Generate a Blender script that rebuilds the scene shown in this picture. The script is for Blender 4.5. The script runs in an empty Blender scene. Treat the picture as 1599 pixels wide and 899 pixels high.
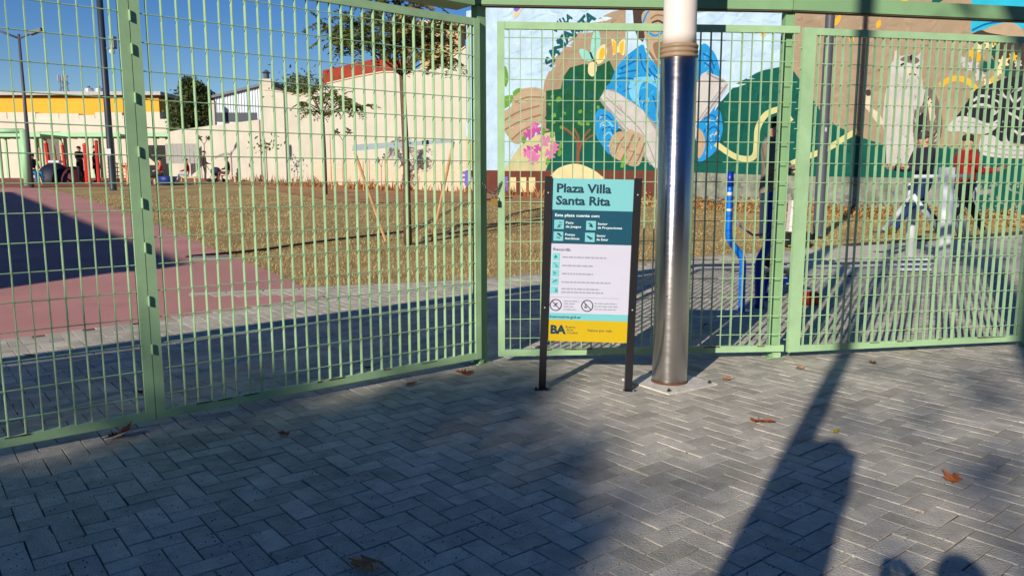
import bpy, bmesh, math, random
from mathutils import Vector, Matrix
random.seed(7)
R = math.radians
scene = bpy.context.scene
COL = scene.collection

# ------------------------------------------------------------------ camera
CAM_H, FPX = 1.40, 1200.0
PITCH = math.atan((449.5 - 278.0) / FPX)
cd = bpy.data.cameras.new('camera')
cd.sensor_width = 36.0
cd.lens = 36.0 * FPX / 1599.0
cd.clip_start = 0.05
cd.clip_end = 2000
camera = bpy.data.objects.new('camera', cd)
COL.objects.link(camera)
camera.location = (0, 0, CAM_H)
camera.rotation_euler = (math.pi / 2 - PITCH, 0, 0)
scene.camera = camera

# ------------------------------------------------------------------ sky, sun, exposure
SUN_EL, SUN_AZ = R(22.5), R(28.5)          # light travels towards azimuth SUN_AZ (from +Y to +X)
w = bpy.data.worlds.new('World')
scene.world = w
w.use_nodes = True
nt = w.node_tree
bg = nt.nodes['Background']
sky = nt.nodes.new('ShaderNodeTexSky')
sky.sky_type = 'NISHITA'
sky.sun_disc = False
sky.sun_elevation = SUN_EL
sky.sun_rotation = math.pi + SUN_AZ
sky.air_density = 1.0
sky.dust_density = 0.0
sky.ozone_density = 3.0
sky.altitude = 300
hsv = nt.nodes.new('ShaderNodeHueSaturation')
hsv.inputs['Saturation'].default_value = 1.36
hsv.inputs['Hue'].default_value = 0.516
nt.links.new(sky.outputs[0], hsv.inputs['Color'])
nt.links.new(hsv.outputs[0], bg.inputs[0])
bg.inputs[1].default_value = 0.084
sl = bpy.data.lights.new('sun', 'SUN')
sl.energy = 5.0
sl.angle = R(0.6)
sl.color = (1.0, 0.91, 0.79)
sun = bpy.data.objects.new('sun', sl)
COL.objects.link(sun)
SUND = Vector((math.sin(SUN_AZ) * math.cos(SUN_EL), math.cos(SUN_AZ) * math.cos(SUN_EL), -math.sin(SUN_EL)))
sun.rotation_euler = SUND.to_track_quat('-Z', 'Y').to_euler()
sun.location = (-10, -20, 20)
scene.view_settings.view_transform = 'Standard'
scene.view_settings.look = 'None'
scene.view_settings.exposure = 0.2
scene.view_settings.gamma = 1.0
scene.render.engine = 'CYCLES'
scene.cycles.max_bounces = 6

# ------------------------------------------------------------------ surveying helpers (photo pixel -> place in the world)
FW = Vector((0, math.cos(PITCH), -math.sin(PITCH)))
UP = Vector((0, math.sin(PITCH), math.cos(PITCH)))
RT = Vector((1, 0, 0))
EYE = Vector((0, 0, CAM_H))
SLOPE, Y0, Y1 = 0.03, 6.2, 53.0


def g(y):                                   # ground height: the plaza climbs gently behind the fence
    return SLOPE * (min(max(y, Y0), Y1) - Y0)


def ray(px, py):
    return FW * FPX + RT * (px - 799.5) - UP * (py - 449.5)


def at(px, py, Y):                          # point at depth Y
    d = ray(px, py)
    return EYE + d * (Y / d.y)


def gnd(px, py):                            # point on the ground
    d = ray(px, py)
    lo, hi = 0.5, 400.0
    for _ in range(60):
        m = (lo + hi) / 2
        p = EYE + d * (m / d.y)
        if p.z > g(p.y):
            lo = m
        else:
            hi = m
    p = EYE + d * (lo / d.y)
    return Vector((p.x, p.y, g(p.y)))


def proj(P):
    d = Vector(P) - EYE
    k = d.dot(FW)
    return 799.5 + FPX * d.dot(RT) / k, 449.5 - FPX * d.dot(UP) / k


def ht(px, py, base):                       # point straight above base that shows at row py
    b = Vector(base)
    lo, hi = 0.0, 30.0
    for _ in range(50):
        m = (lo + hi) / 2
        if proj((b.x, b.y, b.z + m))[1] > py:
            lo = m
        else:
            hi = m
    return lo


# ------------------------------------------------------------------ materials
MATS = {}


def mat(name, col, rough=0.7, metal=0.0, var=0.12, scale=6.0, bump=0.0, bscale=60.0, spec=0.4, coat=0.0, isl=0.0, col2=None, stain=0.0, sscale=1.2):
    if name in MATS:
        return MATS[name]
    m = bpy.data.materials.new(name)
    m.use_nodes = True
    n = m.node_tree.nodes
    L = m.node_tree.links
    b = n['Principled BSDF']
    b.inputs['Roughness'].default_value = rough
    b.inputs['Metallic'].default_value = metal
    b.inputs['Specular IOR Level'].default_value = spec
    b.inputs['Coat Weight'].default_value = coat
    geo = n.new('ShaderNodeNewGeometry')
    noi = n.new('ShaderNodeTexNoise')
    noi.inputs['Scale'].default_value = scale
    noi.inputs['Detail'].default_value = 6
    noi.inputs['Roughness'].default_value = 0.65
    L.new(geo.outputs['Position'], noi.inputs['Vector'])
    ramp = n.new('ShaderNodeMapRange')
    ramp.inputs[1].default_value = 0.3
    ramp.inputs[2].default_value = 0.7
    L.new(noi.outputs[0], ramp.inputs[0])
    mix = n.new('ShaderNodeMix')
    mix.data_type = 'RGBA'
    c = Vector(col[:3])
    lo = c * (1 - var)
    hi = c * (1 + var) if col2 is None else Vector(col2[:3])
    mix.inputs[6].default_value = (*lo, 1)
    mix.inputs[7].default_value = (*hi, 1)
    L.new(ramp.outputs[0], mix.inputs[0])
    out = mix.outputs[2]
    if stain > 0:                            # dirt: broad blotches and fine specks
        for sc_n, lo_, hi_, amt in ((sscale, .48, .72, stain), (sscale * 45, .60, .70, stain * .8)):
            n3 = n.new('ShaderNodeTexNoise')
            n3.inputs['Scale'].default_value = sc_n
            n3.inputs['Detail'].default_value = 7
            n3.inputs['Roughness'].default_value = 0.7
            L.new(geo.outputs['Position'], n3.inputs['Vector'])
            r3 = n.new('ShaderNodeMapRange')
            r3.inputs[1].default_value = lo_
            r3.inputs[2].default_value = hi_
            r3.inputs[3].default_value = 0.0
            r3.inputs[4].default_value = amt
            L.new(n3.outputs[0], r3.inputs[0])
            m3 = n.new('ShaderNodeMix')
            m3.data_type = 'RGBA'
            m3.inputs[7].default_value = (*(c * 0.28), 1)
            L.new(r3.outputs[0], m3.inputs[0])
            L.new(out, m3.inputs[6])
            out = m3.outputs[2]
    if isl > 0:                              # tone of each piece
        oi = n.new('ShaderNodeObjectInfo')
        ad = n.new('ShaderNodeMath')
        ad.operation = 'ADD'
        L.new(oi.outputs['Random'], ad.inputs[0])
        L.new(geo.outputs['Random Per Island'], ad.inputs[1])
        fr = n.new('ShaderNodeMath')
        fr.operation = 'FRACT'
        L.new(ad.outputs[0], fr.inputs[0])
        mr = n.new('ShaderNodeMapRange')
        mr.inputs[3].default_value = 1 - isl
        mr.inputs[4].default_value = 1 + isl
        L.new(fr.outputs[0], mr.inputs[0])
        hs = n.new('ShaderNodeHueSaturation')
        L.new(mr.outputs[0], hs.inputs['Value'])
        L.new(out, hs.inputs['Color'])
        out = hs.outputs[0]
    L.new(out, b.inputs['Base Color'])
    if bump > 0:
        n2 = n.new('ShaderNodeTexNoise')
        n2.inputs['Scale'].default_value = bscale
        n2.inputs['Detail'].default_value = 5
        L.new(geo.outputs['Position'], n2.inputs['Vector'])
        bp = n.new('ShaderNodeBump')
        bp.inputs['Strength'].default_value = bump
        bp.inputs['Distance'].default_value = 0.01
        L.new(n2.outputs[0], bp.inputs['Height'])
        L.new(bp.outputs[0], b.inputs['Normal'])
    MATS[name] = m
    return m


def srgb(r, gg, b, k=1.0):
    f = lambda v: ((v / 255 + 0.055) / 1.055) ** 2.4 if v > 10 else v / 255 / 12.92
    return (f(r) * k, f(gg) * k, f(b) * k)


def leafmat(name, c1, c2, trans=0.25):
    m = bpy.data.materials.new(name)
    m.use_nodes = True
    n = m.node_tree.nodes
    L = m.node_tree.links
    b = n['Principled BSDF']
    geo = n.new('ShaderNodeNewGeometry')
    mix = n.new('ShaderNodeMix')
    mix.data_type = 'RGBA'
    mix.inputs[6].default_value = (*c1, 1)
    mix.inputs[7].default_value = (*c2, 1)
    L.new(geo.outputs['Random Per Island'], mix.inputs[0])
    L.new(mix.outputs[2], b.inputs['Base Color'])
    b.inputs['Roughness'].default_value = 0.55
    b.inputs['Specular IOR Level'].default_value = 0.3
    if trans > 0:
        tr = n.new('ShaderNodeBsdfTranslucent')
        L.new(mix.outputs[2], tr.inputs['Color'])
        ms = n.new('ShaderNodeMixShader')
        ms.inputs[0].default_value = trans
        L.new(b.outputs[0], ms.inputs[1])
        L.new(tr.outputs[0], ms.inputs[2])
        L.new(ms.outputs[0], n['Material Output'].inputs[0])
    MATS[name] = m
    return m


# ------------------------------------------------------------------ mesh builder
class MB:
    def __init__(s):
        s.v, s.f, s.mi = [], [], []

    def add(s, vs, fs, mi=0):
        o = len(s.v)
        s.v += [tuple(x) for x in vs]
        s.f += [tuple(i + o for i in f) for f in fs]
        s.mi += [mi] * len(fs)

    def box(s, c, size, M=None, mi=0):
        x, y, z = size[0] / 2, size[1] / 2, size[2] / 2
        c = Vector(c)
        P = [Vector(p) for p in ((-x, -y, -z), (x, -y, -z), (x, y, -z), (-x, y, -z), (-x, -y, z), (x, -y, z), (x, y, z), (-x, y, z))]
        P = [(M @ p if M else p) + c for p in P]
        s.add(P, [(0, 3, 2, 1), (4, 5, 6, 7), (0, 1, 5, 4), (1, 2, 6, 5), (2, 3, 7, 6), (3, 0, 4, 7)], mi)
        return s

    def tube(s, pts, r, n=8, cap=True, mi=0):
        pts = [Vector(p) for p in pts]
        if not isinstance(r, (list, tuple)):
            r = [r] * len(pts)
        vs, fs = [], []
        t0 = (pts[1] - pts[0]).normalized()
        a = t0.orthogonal().normalized()
        for i, p in enumerate(pts):
            t = (pts[min(i + 1, len(pts) - 1)] - pts[max(i - 1, 0)]).normalized()
            a = (a - t * a.dot(t)).normalized()
            b = t.cross(a)
            for k in range(n):
                an = 2 * math.pi * k / n
                vs.append(p + (a * math.cos(an) + b * math.sin(an)) * r[i])
        for i in range(len(pts) - 1):
            for k in range(n):
                k2 = (k + 1) % n
                fs.append((i * n + k, i * n + k2, (i + 1) * n + k2, (i + 1) * n + k))
        if cap:
            fs.append(tuple(range(n - 1, -1, -1)))
            fs.append(tuple((len(pts) - 1) * n + k for k in range(n)))
        s.add(vs, fs, mi)
        return s

    def lathe(s, c, prof, n=24, mi=0):       # prof: (r, z)
        c = Vector(c)
        vs, fs = [], []
        for r, z in prof:
            for k in range(n):
                a = 2 * math.pi * k / n
                vs.append(c + Vector((r * math.cos(a), r * math.sin(a), z)))
        for i in range(len(prof) - 1):
            for k in range(n):
                k2 = (k + 1) % n
                fs.append((i * n + k, i * n + k2, (i + 1) * n + k2, (i + 1) * n + k))
        fs.append(tuple(range(n - 1, -1, -1)))
        fs.append(tuple((len(prof) - 1) * n + k for k in range(n)))
        s.add(vs, fs, mi)
        return s

    def ball(s, c, rx, ry, rz, nu=10, nv=7, jit=0, mi=0):
        c = Vector(c)
        vs = [c + Vector((0, 0, -rz))]
        for j in range(1, nv):
            th = math.pi * j / nv
            for i in range(nu):
                a = 2 * math.pi * i / nu
                k = 1 + random.uniform(-jit, jit)
                vs.append(c + Vector((rx * math.sin(th) * math.cos(a), ry * math.sin(th) * math.sin(a), -rz * math.cos(th))) * k)
        vs.append(c + Vector((0, 0, rz)))
        fs = []
        for i in range(nu):
            fs.append((0, 1 + (i + 1) % nu, 1 + i))
            for j in range(nv - 2):
                p = 1 + j * nu
                fs.append((p + i, p + (i + 1) % nu, p + nu + (i + 1) % nu, p + nu + i))
            p = 1 + (nv - 2) * nu
            fs.append((p + i, p + (i + 1) % nu, len(vs) - 1))
        s.add(vs, fs, mi)
        return s

    def prism(s, pts, n, th, mi=0):          # flat outline pts, thickness th along n
        n = Vector(n).normalized() * th
        a = [Vector(p) for p in pts]
        k = len(a)
        bot = tuple(range(k))
        top = tuple(range(2 * k - 1, k - 1, -1))
        s.add(a + [p + n for p in a], [bot, top] + [(i, i + k, (i + 1) % k + k, (i + 1) % k) for i in range(k)], mi)
        return s

    def mesh(s, name, mats, smooth=False):
        me = bpy.data.meshes.new(name)
        me.from_pydata(s.v, [], s.f)
        for m in (mats if isinstance(mats, (list, tuple)) else [mats]):
            me.materials.append(m)
        if any(s.mi):
            me.polygons.foreach_set('material_index', s.mi)
        if smooth:
            me.polygons.foreach_set('use_smooth', [True] * len(me.polygons))
        me.update()
        return me

    def obj(s, name, mats, parent=None, smooth=False, fix=False, loc=None):
        me = s.mesh(name, mats, smooth)
        if fix:
            bm = bmesh.new()
            bm.from_mesh(me)
            bmesh.ops.recalc_face_normals(bm, faces=bm.faces)
            bm.to_mesh(me)
            bm.free()
        return link(name, me, parent, loc)


def link(name, me, parent=None, loc=None):
    o = bpy.data.objects.new(name, me)
    COL.objects.link(o)
    if parent:
        o.parent = parent
        if parent.get('_at') is not None:
            pass
    if loc is not None:
        o.location = loc
    return o


def tag(o, label, cat, group=None):
    o['label'] = label
    o['category'] = cat
    if group:
        o['group'] = group
    return o


def struct(o, kind='structure'):
    o['kind'] = kind
    return o


def thing(name, label, cat, loc=(0, 0, 0), rz=0, group=None):
    o = bpy.data.objects.new(name, None)
    COL.objects.link(o)
    o.empty_display_size = 0.2
    o.location = loc
    o.rotation_euler = (0, 0, rz)
    return tag(o, label, cat, group)


def zrot(a):
    return Matrix.Rotation(a, 3, 'Z')


def spline(pts, n=6, closed=True):
    out = []
    k = len(pts)
    P = [Vector(p) for p in pts]
    rng = range(k) if closed else range(k - 1)
    for i in rng:
        p0 = P[(i - 1) % k] if closed or i > 0 else P[i]
        p1, p2 = P[i], P[(i + 1) % k]
        p3 = P[(i + 2) % k] if closed or i + 2 < k else P[i + 1]
        for j in range(n):
            t = j / n
            out.append(0.5 * ((2 * p1) + (p2 - p0) * t + (2 * p0 - 5 * p1 + 4 * p2 - p3) * t * t + (3 * p1 - p0 - 3 * p2 + p3) * t ** 3))
    if not closed:
        out.append(P[-1])
    return out


def poly_face(name, pts3, m, parent=None):    # possibly concave flat outline
    bm = bmesh.new()
    vs = [bm.verts.new(p) for p in pts3]
    f = bm.faces.new(vs)
    f.normal_update()
    bmesh.ops.triangulate(bm, faces=[f])
    me = bpy.data.meshes.new(name)
    bm.to_mesh(me)
    bm.free()
    me.materials.append(m)
    return link(name, me, parent)


def sheet(name, pts, m, dz, parent=None, kind='structure', th=0.0):   # ground-hugging sheet from an outline in plan
    bm = bmesh.new()
    vs = [bm.verts.new((p[0], p[1], 0)) for p in pts]
    f = bm.faces.new(vs)
    f.normal_update()
    if f.normal.z < 0:
        f.normal_flip()
    bmesh.ops.triangulate(bm, faces=bm.faces[:])
    for y in (Y0, Y1):
        bmesh.ops.bisect_plane(bm, geom=bm.verts[:] + bm.edges[:] + bm.faces[:], plane_co=(0, y, 0), plane_no=(0, 1, 0))
    if th:
        r = bmesh.ops.extrude_face_region(bm, geom=bm.faces[:])
        top = [e for e in r['geom'] if isinstance(e, bmesh.types.BMVert)]
        for v in top:
            v.co.z = 1
    for v in bm.verts:
        up = dz if (not th or v.co.z > 0.5) else dz - th
        v.co.z = g(v.co.y) + up
    bmesh.ops.recalc_face_normals(bm, faces=bm.faces)
    if not th and bm.faces and sum(ff.normal.z for ff in bm.faces) < 0:
        bmesh.ops.reverse_faces(bm, faces=bm.faces)
    me = bpy.data.meshes.new(name)
    bm.to_mesh(me)
    bm.free()
    me.materials.append(m)
    o = link(name, me, parent)
    if kind and not parent:
        o['kind'] = kind
    return o


# common materials
M_green = mat('fence_paint', srgb(156, 191, 146), 0.45, var=0.12, scale=4, spec=0.5, stain=.22, sscale=3)
M_green2 = mat('beam_paint', srgb(130, 168, 122), 0.45, var=0.12, scale=4, spec=0.5, stain=.30, sscale=2)
M_rust = mat('rust', srgb(96, 62, 40), 0.9, var=0.3, scale=40)
M_black = mat('black_metal', (0.012, 0.012, 0.014), 0.35, var=0.1, spec=0.5)
M_grey = mat('grey_steel', srgb(168, 172, 176), 0.4, var=0.06, spec=0.5)
M_dgrey = mat('dark_grey_pole', srgb(78, 80, 88), 0.5, var=0.1)
M_cream = mat('cream_plaster', srgb(194, 188, 171), 0.9, stain=.14, sscale=.5, var=0.06, scale=1.2, bump=0.15, bscale=14)
M_wood = mat('stake_wood', srgb(186, 146, 98), 0.8, var=0.2, scale=12)
M_bark = mat('bark', srgb(96, 76, 60), 0.9, var=0.25, scale=18, bump=0.5, bscale=40)
M_glass = mat('window_glass', (0.03, 0.04, 0.05), 0.1, var=0.0, spec=0.6)

# ------------------------------------------------------------------ ground
ex = 260
M_soil = mat('dry_lawn', srgb(150, 130, 84), 0.95, var=0.22, scale=0.9, bump=0.6, bscale=45, spec=0.15, col2=srgb(186, 162, 112), stain=.25, sscale=.5)
sheet('ground', [(-ex, -60), (ex, -60), (ex, 400), (-ex, 400)], M_soil, -0.03)
struct(bpy.data.objects['ground'])
sheet('road', [(-120, -14), (120, -14), (120, -4.2), (-120, -4.2)], mat('asphalt', (0.05, 0.05, 0.052), 0.9, var=0.2, scale=20, bump=0.4, bscale=90), -0.020)
kb = MB()
kb.box((0, -4.1, -0.005), (240, 0.16, 0.13))
struct(kb.obj('kerb', mat('kerb_concrete', (0.3, 0.29, 0.27), 0.9, bump=0.2)))

# edges of the inner pavement, from the photo
lawn_edge = [gnd(*p) for p in ((292, 460), (520, 449), (750, 438), (900, 424), (1000, 413), (1090, 403), (1240, 392), (1330, 379), (1450, 372), (1620, 358))]
pav = [(-40, -4.0), (40, -4.0), (40, lawn_edge[-1].y + 1), (lawn_edge[-1].x + 12, lawn_edge[-1].y + .5)] + [(p.x, p.y) for p in reversed(lawn_edge)]
pl = [gnd(*p) for p in ((0, 531), (240, 500), (420, 476), (505, 463))]
pav += [(p.x, p.y) for p in reversed(pl)] + [(-14, pl[0].y - 5)]
pav += [(-40, -4.0 + 0.5)]
M_bed = mat('joint_sand', srgb(64, 60, 54), 0.95, var=0.2, scale=40, bump=0.4)
pavement = sheet('pavement', pav, M_bed, -0.008)

# red rubber path on the left
pr = [gnd(*p) for p in ((505, 462), (440, 431), (340, 391), (235, 346), (150, 315), (95, 299), (50, 293))]
path_pts = [(p.x, p.y) for p in pl] + [(p.x, p.y) for p in pr] + [(-60, pr[-1].y), (-60, pl[0].y - 6), (-14, pl[0].y - 4.9)]
M_pink = mat('red_rubber', srgb(188, 136, 128), 0.95, var=0.16, scale=1.4, bump=0.6, bscale=120, spec=0.2, stain=.35, sscale=.7)
sheet('path', path_pts, M_pink, -0.004)
# playground surface and mulch strip
pg = [gnd(0, 293.5), gnd(60, 292), gnd(240, 289), gnd(360, 285)]
sheet('playground_surface', [(pg[0].x - 25, pg[0].y)] + [(p.x, p.y) for p in pg] + [(-16, 58), (-70, 58)], mat('playground_rubber', srgb(150, 84, 66), 0.95, var=0.2, scale=0.8), -0.002)


def wall_y(X):
    return 31.5 - X


mul = [gnd(250, 284), gnd(400, 289), gnd(450, 301), gnd(530, 314), gnd(640, 317), gnd(745, 313), gnd(870, 318), gnd(960, 325)]
sheet('mulch_bed', [(p.x, p.y) for p in mul] + [(4.5, wall_y(4.5)), (-24, wall_y(-24))], mat('red_mulch', srgb(150, 92, 60), 1.0, var=0.35, scale=1.6, bump=0.9, bscale=20, col2=srgb(178, 138, 92)), -0.012)
# gym pad (concrete) on the right
pad = [gnd(*p) for p in ((1130, 421), (1240, 398), (1330, 385), (1420, 379), (1640, 364))]
sheet('gym_pad', [(p.x, p.y) for p in pad] + [(pad[-1].x + 4, pad[-1].y - 5), gnd(1640, 424)[:2], gnd(1250, 432)[:2]], mat('concrete', srgb(192, 186, 172), 0.9, var=0.14, scale=2.5, bump=0.2), 0.006)
# kerb strip between inner pavement and lawn
eb = []
for i in range(len(lawn_edge) - 1):
    a, b = lawn_edge[i], lawn_edge[i + 1]
    if a.x > gnd(1240, 392).x - .1:
        break
    eb.append((a, b))
for a, b in eb:
    d = (b - a)
    L = Vector((d.x, d.y, 0)).length
    n = int(L / 0.5) + 1
    for k in range(n):
        p, q = a.lerp(b, k / n), a.lerp(b, (k + 1) / n)
        an = math.atan2(q.y - p.y, q.x - p.x)
        c = (p + q) / 2
        o = MB().box((0, 0, 0), (L / n - 0.012, 0.10, 0.10)).obj('kerb_stone', mat('kerb_pale', srgb(150, 144, 132), 0.9, var=0.1, bump=0.2), pavement)
        o.location = (c.x, c.y + 0.05, g(c.y) - 0.035)
        o.rotation_euler = (0, 0, an)

# ------------------------------------------------------------------ pavers: 90 degree herringbone laid along the left fence
FA = R(51.0)
FU = Vector((math.sin(FA), math.cos(FA), 0))
FN = Vector((-FU.y, FU.x, 0))
CW = 0.1
JT = 0.0024


def inpoly(x, y, poly):
    c = False
    j = len(poly) - 1
    for i in range(len(poly)):
        if ((poly[i][1] > y) != (poly[j][1] > y)) and (x < (poly[j][0] - poly[i][0]) * (y - poly[i][1]) / (poly[j][1] - poly[i][1]) + poly[i][0]):
            c = not c
        j = i
    return c


M_pav2 = mat('inner_paver_concrete', srgb(180, 174, 158), 0.88, var=0.2, stain=.3, scale=3.5, bump=0.5, bscale=150, isl=0.16, spec=0.3)
M_pav = mat('paver_concrete', srgb(180, 174, 161), 0.86, var=0.22, scale=9, bump=0.9, bscale=110, isl=0.19, stain=.5, sscale=1.6, spec=0.35)


def paver_geo(hx, hy, b=0.0024, h=0.03):
    hx -= JT
    hy -= JT
    vs = [(-hx, -hy, -h), (hx, -hy, -h), (hx, hy, -h), (-hx, hy, -h),
          (-hx, -hy, -b), (hx, -hy, -b), (hx, hy, -b), (-hx, hy, -b),
          (-hx + b, -hy + b, 0), (hx - b, -hy + b, 0), (hx - b, hy - b, 0), (-hx + b, hy - b, 0)]
    fs = [(8, 9, 10, 11)]
    for i in range(4):
        j = (i + 1) % 4
        fs += [(i, j, j + 4, i + 4), (i + 4, j + 4, j + 8, i + 8)]
    return vs, fs


pave_list = []
cells = []
for i in range(-30, 160):
    for j in range(-80, 60):
        # lattice vectors (1,1) and (2,-2) of the herringbone
        cells.append((i + 2 * j, i - 2 * j))
seen = set()
padpoly = [(p.x, p.y) for p in pad] + [(pad[-1].x + 4, pad[-1].y - 5), tuple(gnd(1640, 424)[:2]), tuple(gnd(1250, 432)[:2])]
for cx, cy in cells:
    for (ox, oy, rot) in ((1.0, 0.5, 0), (0.5, 2.0, 1)):
        X = (cx + ox) * CW
        Y = (cy + oy) * CW
        P = FU * X + FN * Y
        if P.y < 1.7 or P.y > 13.5:
            continue
        if abs(P.x) > P.y * 0.70 + 0.5:
            continue
        if not inpoly(P.x, P.y, pav) or inpoly(P.x, P.y, padpoly):
            continue
        q = proj((P.x, P.y, g(P.y)))
        pave_list.append((P.y + 0.2 * abs(P.x), P, rot, -20 < q[0] < 1620 and q[1] < 915))
pave_list.sort(key=lambda t: (not t[3], t[0]))
vs0, fs0 = paver_geo(0.1, 0.05)
mb0 = MB()
mb0.add(vs0, fs0)
pm0 = mb0.mesh('paver', M_pav)
joined = MB()


def inside(P):
    if P.x < -.2:
        return P.y > 5.70 + (P.x + .2) * math.cos(FA) / math.sin(FA)
    return P.y > (5.72 + P.x * .066 if P.x < 2.04 else 5.86 + (P.x - 2.04) * .208)


base_ang = math.atan2(FU.y, FU.x)
for k, (dist, P, rot, vis) in enumerate(pave_list):
    an = base_ang + (math.pi / 2 if rot else 0) + random.gauss(0, 0.006)
    tx, ty = random.gauss(0, 0.0055), random.gauss(0, 0.0055)
    dz = random.gauss(0, 0.0009)
    jx, jy = random.gauss(0, .0008), random.gauss(0, .0008)
    if k < 300:
        o = link('paver', pm0, pavement)
        o.location = (P.x + jx, P.y + jy, g(P.y) + dz)
        o.rotation_euler = (tx, ty, an)
    else:
        ca, sa = math.cos(an), math.sin(an)
        vv = []
        for x, y, z in vs0:
            wx, wy = P.x + jx + x * ca - y * sa, P.y + jy + x * sa + y * ca
            vv.append((wx, wy, g(wy) + z + dz + x * ty * .7 + y * tx * .7))
        joined.add(vv, fs0, 1 if inside(P) else 0)
o = joined.obj('distant_pavers', [M_pav, M_pav2], pavement)
o['kind'] = 'stuff'

# ------------------------------------------------------------------ the green gates
BAR_W, BAR_D = 0.0045, 0.027


def gate(name, label, p0, p1, z0, z1, nbars, nw, stile_l=0.05, stile_r=0.05, hinges=None, cat='gate', group=None, spacing=None):
    p0, p1 = Vector((p0[0], p0[1], 0)), Vector((p1[0], p1[1], 0))
    d = (p1 - p0)
    Lg = d.length
    an = math.atan2(d.y, d.x)
    t = thing(name, label, cat, (p0.x, p0.y, g(p0.y)), an, group)
    FR = 0.05
    FD = 0.034
    if stile_l:
        MB().box((stile_l / 2, 0, (z0 + z1) / 2), (stile_l, FD, z1 - z0)).obj('stile', M_green, t)
    if stile_r:
        MB().box((Lg - stile_r / 2, 0, (z0 + z1) / 2), (stile_r, FD, z1 - z0)).obj('stile', M_green, t)
    x0, x1 = stile_l, Lg - stile_r
    MB().box(((x0 + x1) / 2, 0, z1 - FR / 2), (x1 - x0 - 0.0005, FD - 0.004, FR)).obj('top_rail', M_green, t)
    br = MB().box(((x0 + x1) / 2, 0, z0 + FR / 2), (x1 - x0 - 0.0005, FD - 0.004, FR)).obj('bottom_rail', M_green, t)
    bm_ = MB().box((0, 0, 0), (BAR_W, BAR_D, z1 - z0 - 2 * FR + 0.004)).mesh('bar', M_green)
    n = nbars
    for i in range(n):
        o = link('bar', bm_, t)
        x = x0 + (x1 - x0) * (i + 0.5) / n
        o.location = (x, 0, (z0 + z1) / 2)
        o.rotation_euler = (0, random.gauss(0, 0.0013), random.gauss(0, 0.05))
    wm = MB().tube([(x0, 0, 0), (x1, 0, 0)], 0.0032, 6).mesh('cross_wire', M_green)
    for k in range(nw):
        o = link('cross_wire', wm, t)
        o.location = (0, -BAR_D / 2 + 0.004, z0 + FR + (z1 - z0 - 2 * FR) * (k + 0.6) / nw)
    # rust along the lower rail
    for k in range(7):
        x = random.uniform(x0 + .05, x1 - .05)
        ln = random.uniform(.03, .14)
        MB().box((x, -FD / 2 + 0.001, z0 + FR - .002 - random.random() * .004), (ln, 0.004, random.uniform(.004, .009))).obj('rust_patch', M_rust, br)
    return t


def gp(px, py):
    return gnd(px, py)


P_split = gp(244, 668)
P_L1 = gp(750, 570)
# the two folding leaves lie along one line
FL_dir = (P_L1 - P_split)
FL_dir.z = 0
FLn = FL_dir.normalized()
LEAF = FL_dir.length
nb = round((LEAF - .1) / 0.0765)
leaf2 = gate('gate_leaf', 'long green bar gate leaf between the hinged seam and the padlocked post', P_split + FLn * 0.002, P_L1, 0.055, 2.515, nb, 16, group='green gate leaves')
P_L0 = P_split - FLn * LEAF
leaf1 = gate('gate_leaf', 'leftmost green bar gate leaf, cut off by the photo edge', P_L0, P_split - FLn * 0.002, 0.055, 2.515, nb, 16, group='green gate leaves')
P_LL = P_L0 - FLn * LEAF
leaf0 = gate('gate_leaf', 'further green bar gate leaf beyond the left photo edge', P_LL, P_L0 - FLn * 0.004, 0.055, 2.515, nb, 16, group='green gate leaves')
P_L3 = P_LL - FLn * LEAF
leaf00 = gate('gate_leaf', 'outermost green bar gate leaf, well beyond the left photo edge', P_L3, P_LL - FLn * 0.004, 0.055, 2.515, nb, 16, group='green gate leaves')
# hinge knuckles on the seam
for py in (26, 78, 154, 238, 318, 387, 470, 545):
    h = ht(0, py, P_split)
    hb = MB()
    hb.tube([(0, -0.018, -0.024), (0, -0.018, 0.024)], 0.0065, 8)
    hb.ball((0, -0.018, 0.027), .006, .006, .006, 8, 5)
    o = hb.obj('hinge', M_green, leaf2)
    o.location = (0.0, -0.006, h)
# padlock post
P_post = P_L1 + FLn * 0.050 + Vector((-FLn.y, FLn.x, 0)) * 0.062
pt = thing('gate_post', 'dark green square post holding the chain and padlock', 'post', (P_post.x, P_post.y, 0), math.atan2(FLn.y, FLn.x), 'green fence posts')
MB().box((0, 0, 1.31), (0.075, 0.075, 2.62)).obj('post_tube', M_green2, pt)
MB().box((0, 0, 0.004), (0.13, 0.13, 0.008)).obj('base_plate', M_green2, pt)
MB().box((-0.035, -0.05, 0.03), (0.03, 0.03, 0.06)).obj('door_stop', M_green2, pt)
# middle gate
P_M0 = gp(778, 568)
P_M1 = gp(1222, 560)
dm = (P_M1 - P_M0)
dm.z = 0
nbm = round((dm.length - .05) / 0.0765)
gate_mid = gate('gate_leaf', 'green bar gate behind the sign and steel column, facing the camera', P_M0, P_M1, 0.062, 2.505, nbm, 16, stile_r=0, group='green gate leaves')
# right panel
P_R0 = gp(1228, 560)
P_R1 = gp(1596, 541)
dr = (P_R1 - P_R0)
dr.z = 0
nbr = round((dr.length - .15) / 0.068)
panel_r = gate('fence_panel', 'green bar fence panel at the right, before the exercise machines', P_R0, P_R1, 0.055, 2.495, nbr, 16, stile_l=0.10, cat='fence')
# short wire ends at the hinge side of the middle gate
wem = MB().box((0, 0, 0), (0.03, 0.006, 0.006)).mesh('wire_end', M_green)
for k in range(16):
    link('wire_end', wem, panel_r, (-0.018, 0, 0.105 + 2.34 * (k + 0.35) / 16))


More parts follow.
